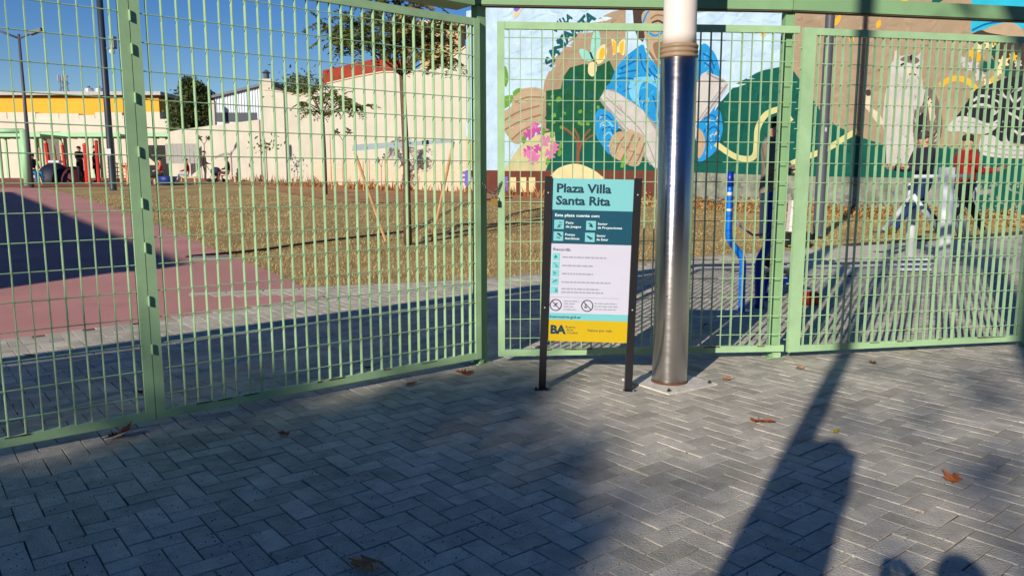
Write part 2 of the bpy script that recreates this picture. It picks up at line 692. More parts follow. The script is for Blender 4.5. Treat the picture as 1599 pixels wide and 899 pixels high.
def post(px, py, label, h=2.62, s=0.07, dy=0.06):
    p = gp(px, py)
    t = thing('gate_post', label, 'post', (p.x, p.y + dy, g(p.y)), R(6), 'green fence posts')
    MB().box((0, 0, h / 2), (s, s, h)).obj('post_tube', M_green2, t)
    MB().box((0, 0, 0.004), (s * 1.8, s * 1.8, 0.008)).obj('base_plate', M_green2, t)
    MB().prism([(-.03, -.06, 0.008), (.03, -.06, 0.008), (.03, -.06, .05), (-.03, -.06, .05)], (0, -1, 0), .03).obj('gate_shoe', M_green, t)
    return p


pm_ = post(1209, 559, 'green post between the middle gate and the right fence panel')
pe_ = post(1604, 540, 'green end post at the right edge of the photo', dy=0.03)
pl_ = Vector(P_L3) - FLn * .06


def beam(name, label, a, b, z, h, dep, lip=True):
    a, b = Vector(a), Vector(b)
    d = b - a
    L = Vector((d.x, d.y, 0)).length
    t = thing(name, label, 'beam', (a.x, a.y, z), math.atan2(d.y, d.x), 'green top beams')
    MB().box((L / 2, 0, h / 2), (L, dep, h)).obj('beam_tube', M_green2, t)
    if lip:
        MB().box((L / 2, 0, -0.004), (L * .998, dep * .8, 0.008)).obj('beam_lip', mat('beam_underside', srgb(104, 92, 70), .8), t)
    return t


bA = Vector((P_post.x, P_post.y, 0))
FNI = Vector((-FLn.y, FLn.x, 0))
beam('top_beam', 'green beam above the left gate leaves', pl_ + FNI * .08, bA - FLn * 0.10 + FNI * .02, 2.60, 0.10, 0.22, False)
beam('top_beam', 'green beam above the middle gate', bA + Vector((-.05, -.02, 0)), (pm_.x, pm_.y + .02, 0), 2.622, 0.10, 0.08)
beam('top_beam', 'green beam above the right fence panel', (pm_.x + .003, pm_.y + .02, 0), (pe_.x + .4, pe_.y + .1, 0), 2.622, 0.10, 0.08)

# chain and padlock
pc = at(766, 300, P_post.y - 0.06)
ch = thing('chain', 'steel chain looped round the gate post', 'chain', tuple(pc))
p_a, p_m, p_b = at(748, 281, P_post.y - .075), at(770, 303, P_post.y - 0.09), at(783, 284, P_post.y - .06)
pts = [p_a, at(755, 289, P_post.y - .08), at(762, 297, P_post.y - .085), p_m, at(776, 296, P_post.y - .08), p_b]
sp = spline(pts, 4, closed=False)
lens = [0]
for a, b in zip(sp, sp[1:]):
    lens.append(lens[-1] + (b - a).length)
M_chain = mat('chain_steel', (0.12, 0.12, 0.13), 0.35, metal=0.9)
nl = int(lens[-1] / 0.017)
for k in range(nl):
    s_ = lens[-1] * (k + .5) / nl
    i = max(j for j in range(len(sp) - 1) if lens[j] <= s_)
    c = sp[i].lerp(sp[i + 1], (s_ - lens[i]) / (lens[i + 1] - lens[i] + 1e-9))
    dr_ = (sp[i + 1] - sp[i]).normalized()
    side = dr_.cross(Vector((0, 1, 0))).normalized() if k % 2 else Vector((0, 1, 0))
    loop = []
    for q in range(10):
        a = 2 * math.pi * q / 10
        loop.append(c - pc + dr_ * (math.cos(a) * 0.0125) + side * (math.sin(a) * 0.007))
    loop.append(loop[0])
    MB().tube(loop, 0.0026, 6, cap=False).obj('chain_link', M_chain, ch, smooth=True)
pk = at(772, 313, P_post.y - 0.10)
pd = thing('padlock', 'brass padlock hanging from the gate chain', 'padlock', tuple(pk))
MB().box((0, 0, -.008), (0.046, 0.022, 0.042)).obj('lock_body', mat('brass', srgb(190, 150, 80), 0.35, metal=0.85), pd)
MB().tube([(-.012, 0, .01), (-.012, 0, .03), (-.006, 0, .038), (.006, 0, .038), (.012, 0, .03), (.012, 0, .01)], .0035, 8).obj('shackle', M_chain, pd, smooth=True)

# ------------------------------------------------------------------ sign
sL, sR = gp(841, 607), gp(986, 607)
sc_ = (sL + sR) / 2
SW = (sR - sL).length
sg = thing('park_sign', 'plaza information sign on two black posts before the gate', 'sign', (sc_.x, sc_.y, 0))
sg.rotation_euler = (0, R(1.4), math.atan2(sR.y - sL.y, sR.x - sL.x) - R(1.5))
PW, PH = 0.048, 1.405
for s in (-1, 1):
    x = s * (SW / 2 - PW / 2)
    po = MB()
    po.box((x, 0, PH / 2 + 0.004), (PW, 0.05, PH - 0.008))
    p_ = po.obj('post', M_black, sg)
    MB().box((x + s * .005, 0, 0.003), (0.095, 0.11, 0.006)).obj('foot_plate', M_black, p_)
    for q in (-1, 1):
        MB().lathe((x + s * .005 + q * .036, -.04, .006), [(.008, 0), (.008, .007), (.004, .012)], 6).obj('bolt', M_chain, p_)
    for hz in (0.55, 1.3):
        MB().tube([(x, -.0265, hz), (x, -.0285, hz)], .005, 8).obj('rivet', M_grey, p_)
PX = SW / 2 - PW - 0.001
PZ0, PZ1 = 0.325, 1.395
TW = 2 * PX
panel = MB().box((0, -0.004, (PZ0 + PZ1) / 2), (TW, 0.012, PZ1 - PZ0)).obj('panel', mat('sign_white', srgb(192, 192, 208), 0.45, var=0.02), sg)
YF = -0.010
TH_ = PZ1 - PZ0


def band(z0, z1, m, nm):
    return MB().box((0, YF - 0.0012, (z0 + z1) / 2), (TW - 0.001, 0.002, z1 - z0)).obj(nm, m, panel)


M_aqua = mat('sign_aqua', srgb(116, 186, 190), 0.45, var=0.02)
M_teal = mat('sign_teal', srgb(8, 72, 92), 0.45, var=0.02)
M_yel = mat('sign_yellow', srgb(194, 164, 14), 0.45, var=0.03)
M_ink = mat('sign_ink', srgb(10, 52, 70), 0.5, var=0)
M_white = mat('sign_letter_white', srgb(220, 240, 242), 0.5, var=0)
M_gink = mat('sign_grey_ink', srgb(96, 104, 120), 0.5, var=0)
# rows measured on the photo: panel 279..530
zr = lambda py: PZ1 - (py - 279.5) / (529.5 - 279.5) * TH_
xr = lambda px: -PX + (px - 863) / (979.5 - 863) * TW
band(zr(327), zr(279.5), M_aqua, 'title_band')
band(zr(378), zr(327), M_teal, 'facilities_band')
band(zr(496), zr(485.5), mat('sign_aqua_dark', srgb(112, 186, 190), 0.45, var=0.02), 'web_band')
band(zr(529.5), zr(496), M_yel, 'logo_band')
YT = YF - 0.0026


def text_mesh(body, size, bold=0.0):
    cu = bpy.data.curves.new('t', 'FONT')
    cu.body = body
    cu.size = size
    cu.offset = bold
    cu.resolution_u = 2
    ob = bpy.data.objects.new('t', cu)
    COL.objects.link(ob)
    dg = bpy.context.evaluated_depsgraph_get()
    me = bpy.data.meshes.new_from_object(ob.evaluated_get(dg))
    bpy.data.objects.remove(ob)
    return me


def sign_text(body, px, py, hpx, m, bold=0.0, wpx=None):
    # baseline at (px, py); hpx = cap height in photo pixels
    size = hpx / 250.0 * TH_ / 0.69
    me = text_mesh(body, size, bold * size)
    me.materials.append(m)
    sx = 1.0
    if wpx:
        xs = [v.co.x for v in me.vertices]
        sx = (wpx / 116.5 * TW) / max(1e-6, max(xs) - min(xs))
    o = link('lettering', me, panel)
    o.location = (xr(px), YT, zr(py))
    o.rotation_euler = (math.pi / 2, 0, 0)
    o.scale = (sx, 1, 1)
    return o


sign_text('Plaza Villa', 869, 300.5, 12.5, M_ink, 0.034, 78)
sign_text('Santa Rita', 869, 319, 12.5, M_ink, 0.034, 78)
sign_text('Esta plaza cuenta con:', 868, 337, 4.2, M_white, 0.015, 64)
for px, py, l1, l2, w1, w2 in ((867.5, 342, 'Patio', 'de Juegos', 11, 22), (913.5, 342.5, 'Sector', 'de Proyecciones', 14, 35), (867, 360, 'Postas', 'Aeróbicas', 14, 21), (912.5, 360.5, 'Sector', 'de Estar', 13, 17)):
    c = ((xr(px) + xr(px + 14)) / 2, YF - 0.0034, (zr(py) + zr(py + 14)) / 2)
    ic = MB().box(c, (xr(px + 14) - xr(px), 0.002, zr(py) - zr(py + 14))).obj('icon_tile', M_aqua, panel)
    gl = MB()
    yy = c[1] - 0.0015
    for q in range(4):
        gl.box((c[0] + random.uniform(-.016, .016), yy, c[2] + random.uniform(-.016, .016)), (random.uniform(.008, .024), 0.001, random.uniform(.004, .012)), Matrix.Rotation(random.uniform(-.6, .6), 3, 'Y'))
    gl.obj('icon_symbol', M_teal, panel)
    sign_text(l1, px + 16.5, py + 5.8, 3.4, M_white, 0.012, w1)
    sign_text(l2, px + 16.5, py + 11.6, 3.4, M_white, 0.012, w2)
sign_text('Recordá:', 867, 389, 4.2, M_gink, 0.015, 25)
# the five reminder rows: too fine to read in the photo
gk = MB()


def greek(px0, px1, py, hh=2.2):
    x = px0
    while x < px1:
        wd = random.uniform(2.5, 8)
        e = min(x + wd, px1)
        gk.box(((xr(x) + xr(e)) / 2, YT + .001, zr(py)), (xr(e) - xr(x), 0.001, hh / 250 * TH_))
        x = e + 1.3


for i, (py, x1) in enumerate(((392.5, 944), (405.5, 926), (418, 926), (431, 952), (444, 942))):
    a, b = 866.5 - i * .3, 877 - i * .3
    MB().box(((xr(a) + xr(b)) / 2, YF - .0012, (zr(py) + zr(py + 11)) / 2), (xr(b) - xr(a), 0.002, zr(py) - zr(py + 11))).obj('icon_tile', mat('icon_aqua', srgb(116, 194, 194), .5, var=.02), panel)
    gl = MB()
    for q in range(3):
        gl.box((xr(random.uniform(869, 874)), YF - .003, zr(py + random.uniform(3, 8))), (random.uniform(.008, .02), 0.001, random.uniform(.004, .01)), Matrix.Rotation(random.uniform(-.8, .8), 3, 'Y'))
    gl.obj('icon_symbol', mat('icon_ink', srgb(60, 140, 145), .5, var=0), panel)
    if i < 4:
        greek(881, x1, py + 6)
    else:
        greek(881, x1 - 6, py + 3.4)
        greek(881, x1, py + 8.6)
gk.box(((xr(866) + xr(966)) / 2, YT + .001, zr(460.5)), (xr(966) - xr(866), .001, .002))
for py in (466.5, 470.5, 475, 479.5):
    greek(885, 885 + random.uniform(14, 22), py, 1.7)
for py in (469, 473.5, 478):
    greek(930, 930 + random.uniform(28, 38), py, 1.7)
gk.obj('small_print', mat('small_print_ink', srgb(150, 154, 166), .5, var=0), panel)['kind'] = 'stuff'
for px in (873.5, 919.5):
    rr = 8.6 / 250 * TH_
    c = Vector((xr(px), YF - .0015, zr(473)))
    mb = MB()
    ring = [c + Vector((math.cos(a) * rr, 0, math.sin(a) * rr)) for a in [2 * math.pi * k / 28 for k in range(29)]]
    mb.tube(ring, 0.0030, 6, cap=False)
    mb.tube([c + Vector((-rr * .7, 0, rr * .7)), c + Vector((rr * .7, 0, -rr * .7))], 0.0030, 6)
    mb.obj('prohibition_symbol', mat('symbol_ink', srgb(44, 50, 66), .5, var=0), panel)
    mb = MB()
    for q in range(3):
        mb.box((c.x + random.uniform(-.014, .014), YF - .0006, c.z + random.uniform(-.012, .012)), (.016, .001, .008))
    mb.obj('prohibited_item', M_gink, panel)
sign_text('buenosaires.gob.ar', 865, 493, 4.0, M_ink, 0.02, 46)
sign_text('BA', 866.5, 517.5, 12.5, M_ink, 0.05, 23)
for k, tx in enumerate(('Buenos', 'Aires', 'Ciudad')):
    sign_text(tx, 889 + k * 1.2, 508.5 + k * 4.4, 3.3, M_ink, 0.01, (14, 10, 15)[k])
MB().box((xr(914), YT + .001, zr(511)), (.0015, .001, .06)).obj('divider_line', M_gink, panel)
sign_text('Vamos por más', 921, 513, 3.6, M_ink, 0.015, 36)

# ------------------------------------------------------------------ stainless column
pcx = gp(1049.5, 604)
pcx = Vector((pcx.x + 0.004, pcx.y + 0.115, 0))
stc = thing('steel_column', 'stainless steel column with white upper pipe on a square base plate', 'column', tuple(pcx))
n_ = 48
st = bpy.data.materials.new('stainless')
st.use_nodes = True
b_ = st.node_tree.nodes['Principled BSDF']
b_.inputs['Base Color'].default_value = (0.66, 0.64, 0.61, 1)
b_.inputs['Metallic'].default_value = 1
b_.inputs['Anisotropic'].default_value = 0.9
b_.inputs['Anisotropic Rotation'].default_value = 0.25
tg = st.node_tree.nodes.new('ShaderNodeTangent')
tg.direction_type = 'RADIAL'
tg.axis = 'Z'
st.node_tree.links.new(tg.outputs[0], b_.inputs['Tangent'])
tc = st.node_tree.nodes.new('ShaderNodeTexCoord')
mp = st.node_tree.nodes.new('ShaderNodeMapping')
mp.inputs['Scale'].default_value = (2, 2, 9)
nz = st.node_tree.nodes.new('ShaderNodeTexNoise')
nz.inputs['Scale'].default_value = 6
nz.inputs['Detail'].default_value = 8
st.node_tree.links.new(tc.outputs['Object'], mp.inputs[0])
st.node_tree.links.new(mp.outputs[0], nz.inputs['Vector'])
mr_ = st.node_tree.nodes.new('ShaderNodeMapRange')
mr_.inputs[1].default_value = .35
mr_.inputs[2].default_value = .75
mr_.inputs[3].default_value = 0.29
mr_.inputs[4].default_value = 0.38
st.node_tree.links.new(nz.outputs[0], mr_.inputs[0])
st.node_tree.links.new(mr_.outputs[0], b_.inputs['Roughness'])
CRAD = 0.119
hband = ht(0, 92, pcx)
MB().lathe((0, 0, 0), [(CRAD, 0.006), (CRAD, hband)], n_).obj('steel_jacket', st, stc, smooth=True)
M_tan = mat('pipe_collar', srgb(150, 126, 100), .5, var=.1)
prof = []
z = hband
for k in range(3):
    prof += [(CRAD + .002, z), (CRAD + .004, z + .008), (CRAD + .004, z + .018), (CRAD - .004, z + .026)]
    z += .030
MB().lathe((0, 0, 0), prof, n_).obj('collar', M_tan, stc, smooth=True)
MB().lathe((0, 0, 0), [(CRAD - .008, z - .004), (CRAD - .012, z + .06), (CRAD - .014, 4.2)], n_).obj('upper_pipe', mat('white_pipe', srgb(226, 214, 204), .35, var=.03), stc, smooth=True)
bp = MB()
bp.box((0, 0, .006), (.46, .46, .012), zrot(R(33)))
bp.obj('base_plate', mat('plate_galv', srgb(206, 200, 188), .5, metal=.05, var=.25, scale=14), stc)
wl = MB().lathe((0, 0, .012), [(CRAD + .006, 0), (CRAD + .004, .008), (CRAD, .012)], n_).obj('weld_ring', M_rust, stc, smooth=True)
for k in range(4):
    a = R(33 + 45 + 90 * k)
    MB().lathe((math.cos(a) * .27, math.sin(a) * .27, .012), [(.014, 0), (.014, .01), (.007, .011), (.007, .02)], 6).obj('bolt', M_chain, stc)
for hz in (.62, 1.35):
    MB().ball((-.11 * math.sin(.5), -.11 * math.cos(.3), hz), .006, .006, .006, 8, 5).obj('rivet', M_chain, stc)

# ------------------------------------------------------------------ long party wall with the mural
WN = Vector((-1, -1, 0)).normalized()


def on_wall(px, py, off=0.0):
    d = ray(px, py)
    # plane x + y = 31.5
    s = (31.5 - EYE.x - EYE.y) / (d.x + d.y)
    return EYE + d * s + WN * off


def wall_block(name, px_prof, m, parent, th=0.3, off=0.0):
    # px_prof: upper outline in photo pixels, left to right; goes down to below ground
    top = [on_wall(*p, off) for p in px_prof]
    lo = [Vector((top[-1].x, top[-1].y, g(top[-1].y) - .3)), Vector((top[0].x, top[0].y, g(top[0].y) - .3))]
    bm = bmesh.new()
    vs = [bm.verts.new(p) for p in top + lo]
    f = bm.faces.new(vs)
    f.normal_update()
    r = bmesh.ops.extrude_face_region(bm, geom=[f])
    for v in [e for e in r['geom'] if isinstance(e, bmesh.types.BMVert)]:
        v.co += -WN * th
    bmesh.ops.triangulate(bm, faces=bm.faces[:])
    bmesh.ops.recalc_face_normals(bm, faces=bm.faces)
    me = bpy.data.meshes.new(name)
    bm.to_mesh(me)
    bm.free()
    me.materials.append(m)
    return link(name, me, parent)


cw = thing('boundary_wall', 'long cream plastered party wall behind the lawn', 'wall', tuple(on_wall(500, 285)))
cw.location.z = 0
cwl = cw.location.copy()
for nm, prof in (('low_wall', [(262, 206), (285, 202), (404, 187)]), ('gable_wall', [(404.5, 140), (420, 141), (440, 144), (468, 150), (512, 131), (560, 120), (600, 113), (640, 114), (672, 106), (700, 95), (727.5, 74)])):
    o = wall_block(nm, prof, M_cream, cw)
    o.location -= cwl
cp = MB()
prof = [(404.5, 140), (420, 141), (440, 144), (468, 150), (512, 131), (560, 120), (600, 113), (640, 114), (672, 106), (700, 95), (727.5, 74)]
for a, b in zip(prof, prof[1:]):
    A, B = on_wall(*a, .06), on_wall(*b, .06)
    cp.prism([A, B, B + Vector((0, 0, .05)), A + Vector((0, 0, .05))], -WN, .42)
o = cp.obj('coping', mat('coping_plaster', srgb(206, 190, 164), .9), cw, fix=True)
o.location -= cwl
# brick courses showing at the foot of the gable wall
bk = MB()
M_bk = mat('painted_brick', srgb(218, 192, 166), .9, var=.08, scale=4)
bl, br_ = on_wall(490, 285), on_wall(727, 299)
ud = (br_ - bl)
ud.z = 0
LL = ud.length
ud.normalize()
for r_ in range(14):
    for k in range(int(LL / .27)):
        u = k * .27 + (r_ % 2) * .135
        c = bl + ud * u
        z = g(c.y) - .05 + r_ * .10 + .05
        if r_ > 9 and random.random() < .35:
            continue
        bk.box((c.x, c.y, z), (.255, .03, .086), zrot(math.atan2(ud.y, ud.x)))
o = bk.obj('brick_courses', M_bk, cw)
o['kind'] = 'stuff'
o.location -= cwl

mw = thing('mural_wall', 'tall party wall painted with a mural of a reader, a cat and butterflies', 'wall', tuple(on_wall(1100, 318)))
mw.location.z = 0
mwl = mw.location.copy()


def MM(name, r, gg, b, var=.06, sc=1.5):
    return mat('paint_' + name, srgb(r, gg, b), .9, var=max(var, .13), scale=max(sc, 2.2), bump=.15, bscale=26, spec=.2)


C = dict(sky=MM('sky', 170, 194, 210), tan=MM('tan', 150, 131, 107), green=MM('green', 12, 80, 68, .1), dgreen=MM('dark_green', 20, 78, 52, .35, 4), lgreen=MM('leaf_green', 92, 140, 50, .2),
         blue=MM('blue', 30, 132, 190, .10), dblue=MM('deep_blue', 14, 88, 146), lblue=MM('light_blue', 106, 176, 208), white=MM('white', 178, 174, 170), grey=MM('grey', 136, 132, 134),
         skin=MM('skin', 166, 145, 119, .1), skin2=MM('skin_shade', 126, 100, 78), hair=MM('hair', 66, 52, 48), ink=MM('ink', 30, 34, 42), yel=MM('yellow', 212, 160, 46), cream=MM('cream', 206, 190, 144),
         pink=MM('pink', 186, 108, 152), mag=MM('magenta', 168, 74, 140), olive=MM('olive', 178, 172, 130), brown=MM('brown', 122, 76, 56), maroon=MM('maroon', 98, 56, 46), teal=MM('teal', 40, 164, 190),
         let=MM('letter', 20, 78, 84), catg=MM('cat_grey', 104, 92, 84), catt=MM('cat_tan', 196, 182, 156), aqua=MM('aqua', 130, 190, 180), lil=MM('lilac', 106, 98, 176), rib=MM('ribbon', 186, 184, 128))
wl_prof = [(728, 18), (800, -12), (1000, -90), (1250, -190), (1760, -420)]
# level top: compute from the height at the left end
top0 = on_wall(728, 18)
pr_ = on_wall(1900, 300)
bm = bmesh.new()
cs = [Vector((top0.x, top0.y, -.3)), Vector((pr_.x, pr_.y, -.3)), Vector((pr_.x, pr_.y, top0.z)), Vector((top0.x, top0.y, top0.z))]
f = bm.faces.new([bm.verts.new(p - mwl) for p in cs])
r_ = bmesh.ops.extrude_face_region(bm, geom=[f])
for v in [e for e in r_['geom'] if isinstance(e, bmesh.types.BMVert)]:
    v.co += -WN * .35
bmesh.ops.recalc_face_normals(bm, faces=bm.faces)
me = bpy.data.meshes.new('wall')
bm.to_mesh(me)
bm.free()
me.materials.append(C['sky'])
wallp = link('wall', me, mw)
LAY = [0]
BOXES = []


def level(x0, y0, x1, y1):               # coats of paint: one above whatever it overlaps
    lv = 1 + max([b[4] for b in BOXES if b[0] < x1 and b[2] > x0 and b[1] < y1 and b[3] > y0] or [0])
    BOXES.append((x0, y0, x1, y1, lv))
    LAY[0] = max(LAY[0], lv)
    return 0.003 + lv * 0.0007


def paint(name, pts, c, parent=None, curve=True, n=5):
    xs, ys = [p[0] for p in pts], [p[1] for p in pts]
    off = level(min(xs) - 1, min(ys) - 1, max(xs) + 1, max(ys) + 1)
    P = [on_wall(x, y, off) - mwl for x, y in pts]
    if curve:
        P = spline(P, n)
    o = poly_face('painted_' + name, P, C[c], parent or mw)
    return o


def stroke(name, pts, wd, c, parent=None):   # brush stroke of width wd px
    P2 = spline([Vector((x, y, 0)) for x, y in pts], 5, closed=False)
    a, b = [], []
    for i, p in enumerate(P2):
        t = (P2[min(i + 1, len(P2) - 1)] - P2[max(i - 1, 0)]).normalized()
        nn = Vector((-t.y, t.x, 0)) * wd / 2
        a.append((p.x + nn.x, p.y + nn.y))
        b.append((p.x - nn.x, p.y - nn.y))
    return paint(name, a + b[::-1], c, parent, curve=False)


def brushwork(parent, outline, n, cols, ln, wd, ang, spread=.5, seed=1):
    # loose dabs of paint over a field, as the muralist worked it
    rnd = random.Random(seed)
    xs, ys = [p[0] for p in outline], [p[1] for p in outline]
    off = level(min(xs), min(ys), max(xs), max(ys))
    mb = MB()
    k = 0
    while k < n:
        k += 1
        x, y = rnd.uniform(min(xs), max(xs)), rnd.uniform(min(ys), max(ys))
        a = R(ang) + rnd.gauss(0, spread)
        l = ln * rnd.uniform(.5, 1.4)
        dx, dy = math.cos(a) * l / 2, -math.sin(a) * l / 2
        if not (inpoly(x, y, outline) and inpoly(x + dx, y + dy, outline) and inpoly(x - dx, y - dy, outline)):
            continue
        bend = rnd.uniform(-.25, .25)
        w_ = wd * rnd.uniform(.5, 1.3)
        nx, ny = -dy / (l / 2) * w_ / 2, dx / (l / 2) * w_ / 2
        mx, my = x + nx * bend * 8, y + ny * bend * 8
        P = [(x - dx, y - dy), (mx + nx, my + ny), (x + dx, y + dy), (mx - nx, my - ny)]
        o_ = off + (k % 5) * .0001
        mb.add([on_wall(px, py, o_) - mwl for px, py in P], [(0, 1, 2, 3)], rnd.randrange(len(cols)))
    o = mb.obj('painted_brushwork', [C[c] for c in cols], parent)
    o['kind'] = 'stuff'
    return o


C['tan2'] = MM('tan_light', 157, 138, 113)
C['tan3'] = MM('tan_dark', 142, 123, 100)
C['sky2'] = MM('sky_light', 178, 200, 214)
C['sky3'] = MM('sky_shade', 160, 188, 208)
C['green2'] = MM('green_light', 16, 90, 76)
C['green3'] = MM('green_deep', 10, 70, 60)
C['white2'] = MM('off_white', 172, 168, 164)
C['blue2'] = MM('mid_blue', 54, 162, 214)
# --- large fields
paint('base_coat', [(728, 266), (1000, 264), (1240, 274), (1760, 280), (1760, 420), (1400, 350), (1100, 330), (728, 310)], 'maroon', curve=False)
base_grey = MM('mottled_grey', 122, 126, 112, .5, 3)
C['mgrey'] = base_grey
paint('unpainted_strip', [(1060, 262), (1240, 274), (1760, 282), (1760, 420), (1400, 352), (1240, 340), (1060, 326)], 'mgrey', curve=False)
paint('green_panel', [(1522, 276), (1760, 282), (1760, 400), (1526, 346)], 'green', curve=False)
paint('tan_field', [(1226, -260), (1900, -260), (1900, 276), (1380, 276), (1226, 200)], 'tan', curve=False)
paint('tan_hill', [(846, 160), (850, 128), (866, 92), (892, 60), (925, 34), (955, 19), (977, 14), (977, 90), (960, 150), (940, 210), (846, 210)], 'tan', curve=False)
paint('green_field', [(790, 266), (838, 210), (870, 200), (960, 200), (1110, 210), (1112, 180), (1125, 160), (1150, 131), (1188, 111), (1222, 104), (1240, 112), (1262, 143), (1280, 172), (1305, 196), (1340, 213), (1380, 226), (1480, 232), (1760, 238), (1760, 283), (1240, 275), (1000, 266)], 'green', curve=False)
paint('olive_slope', [(786, 267), (810, 230), (832, 212), (866, 205), (868, 225), (852, 267)], 'olive', curve=False)
paint('pale_ground', [(728, 190), (806, 215), (806, 228), (786, 266), (728, 266)], 'sky', curve=False)
paint('olive_patch', [(728, 212), (742, 225), (746, 262), (728, 264)], 'olive', curve=False)
brushwork(mw, [(1226, 2), (1599, 2), (1599, 210), (1380, 216), (1300, 180), (1260, 130)], 420, ['tan2', 'tan3', 'tan'], 22, 5, 20, .6, 1)
brushwork(mw, [(850, 160), (870, 92), (925, 36), (975, 16), (975, 92), (952, 92), (890, 102)], 90, ['tan2', 'tan3'], 14, 4, 50, .4, 2)
brushwork(mw, [(782, 4), (1226, 4), (1226, 100), (1125, 160), (1125, 60), (985, 10), (850, 120), (782, 130)], 260, ['sky2', 'sky3'], 26, 5, 8, .3, 3)
brushwork(mw, [(1112, 200), (1150, 134), (1222, 108), (1262, 146), (1340, 216), (1599, 240), (1599, 276), (1100, 266)], 300, ['green2', 'green3'], 18, 4, 70, .6, 4)
brushwork(mw, [(1062, 272), (1599, 282), (1599, 346), (1400, 346), (1240, 336), (1062, 318)], 500, ['grey', 'mgrey', 'mgrey'], 8, 4, 60, 1.2, 15)
brushwork(mw, [(790, 262), (834, 214), (866, 208), (850, 264)], 40, ['cream', 'tan2', 'rib'], 12, 3, 50, .3, 16)
# --- blocks at the foot
for x in (736, 796, 812, 826):
    paint('block', [(x, 277), (x + 10, 277), (x + 10, 300), (x, 300)], 'cream', curve=False)
paint('purple_mark', [(722, 268), (733, 270), (737, 278), (733, 290), (725, 288)], 'lil')
paint('purple_mark', [(783, 276), (793, 276), (794, 298), (783, 298)], 'lil', curve=False)
paint('beige_boulder', [(864, 280), (868, 266), (884, 258), (902, 256), (920, 262), (936, 272), (938, 282)], 'cream')
# --- left hand reaching in
hand = paint('hand', [(780, 178), (798, 168), (800, 152), (812, 140), (838, 137), (852, 146), (848, 165), (846, 190), (828, 205), (812, 224), (800, 222), (790, 208), (778, 196)], 'skin')
brushwork(mw, [(784, 186), (812, 142), (850, 148), (844, 190), (806, 222)], 60, ['skin2', 'catt', 'tan2'], 12, 2, 24, .4, 11)
for pts in (((802, 156), (822, 147), (850, 147)), ((784, 184), (808, 170), (842, 160)), ((786, 198), (808, 186), (844, 174)), ((796, 214), (812, 200), (834, 189))):
    stroke('finger_shade', pts, 13, 'skin2', hand)
    stroke('finger', [(x, y - 1) for x, y in pts], 10.5, 'skin', hand)
paint('leaf', [(784, 108), (790, 104), (794, 122), (790, 136), (785, 126)], 'lgreen')
paint('leaf', [(778, 158), (790, 150), (802, 150), (796, 164), (784, 170)], 'lgreen')
paint('leaf', [(801, 144), (810, 138), (814, 140), (804, 150)], 'lgreen')
# --- tree and foliage
tree = paint('tree_crown', [(853, 200), (853, 142), (876, 139), (880, 120), (890, 106), (912, 100), (934, 104), (952, 95), (960, 112), (952, 132), (946, 150), (944, 178), (948, 206), (930, 214), (880, 214)], 'dgreen', curve=False)
random.seed(5)
for k in range(110):
    x, y = random.uniform(856, 942), random.uniform(108, 205)
    if x < 880 and y < 145:
        continue
    r = random.uniform(2, 5.5)
    paint('leaf_clump', [(x + math.cos(a) * r * random.uniform(.6, 1.2), y + math.sin(a) * r * random.uniform(.5, 1.0)) for a in [i * 1.05 for i in range(6)]], random.choice(['green', 'dgreen', 'dgreen', 'lgreen']) if y > 150 else random.choice(['dgreen', 'green', 'let']), tree, n=3)
for pts, wd in ((((902, 240), (902, 222), (892, 208), (878, 198)), 3.5), (((903, 240), (904, 216), (896, 200)), 3), (((904, 238), (912, 215), (922, 202)), 3), (((904, 232), (916, 218), (932, 208)), 2.5), (((903, 256), (903, 236)), 5)):
    stroke('branch', pts, wd, 'brown', tree)
# --- bougainvillea
for x, y, c, r in ((826, 210, 'mag', 9), (836, 202, 'mag', 10), (834, 196, 'pink', 6), (852, 220, 'pink', 9), (866, 230, 'pink', 8), (860, 240, 'pink', 9), (826, 236, 'mag', 9), (834, 244, 'pink', 10), (824, 240, 'pink', 7), (840, 232, 'mag', 7), (831, 252, 'pink', 6)):
    for q in range(3):
        a = q * 2.1 + x
        cx, cy = x + math.cos(a) * r * .45, y + math.sin(a) * r * .45
        paint('petal', [(cx + math.cos(b) * r * (.75 if i % 2 else .4), cy + math.sin(b) * r * (.75 if i % 2 else .4)) for i, b in enumerate([a + i * 1.05 for i in range(6)])], c, n=3)
for x, y in ((818, 218), (848, 205), (862, 210), (874, 238), (876, 226), (855, 252)):
    paint('leaf', [(x - 3, y + 4), (x, y - 6), (x + 4, y), (x + 1, y + 6)], 'lgreen')
# --- butterflies
bf = paint('butterfly_wing', [(923, 88), (924, 62), (932, 44), (938, 60), (936, 82), (930, 92)], 'aqua')
for pts, c in (([(930, 90), (936, 74), (946, 70), (948, 84), (940, 98), (930, 100)], 'cream'), ([(905, 78), (914, 78), (924, 88), (922, 96), (910, 92)], 'aqua'), ([(920, 100), (930, 98), (932, 110), (926, 120), (919, 114)], 'cream'), ([(938, 78), (944, 76), (944, 88), (936, 94)], 'yel')):
    paint('butterfly_wing', pts, c, bf)
stroke('butterfly_body', ((922, 82), (926, 92), (932, 100)), 3, 'ink', bf)
b2 = paint('small_butterfly', [(955, 60), (962, 66), (965, 74), (968, 66), (976, 60), (976, 76), (974, 87), (966, 82), (958, 87), (957, 76)], 'cream')
paint('small_butterfly_mark', [(957, 64), (963, 70), (963, 82), (958, 84)], 'yel', b2)
paint('small_butterfly_mark', [(974, 64), (968, 70), (968, 82), (973, 84)], 'yel', b2)
paint('bird', [(801, 26), (803, 17), (809, 11), (818, 11), (813, 18), (808, 27)], 'catt')
paint('bird', [(802, 14), (808, 8), (812, 14), (806, 19)], 'lil')
paint('bird', [(787, 42), (800, 36), (798, 46), (790, 47)], 'teal')
# --- lettering on the mural
C['let2'] = C['let']


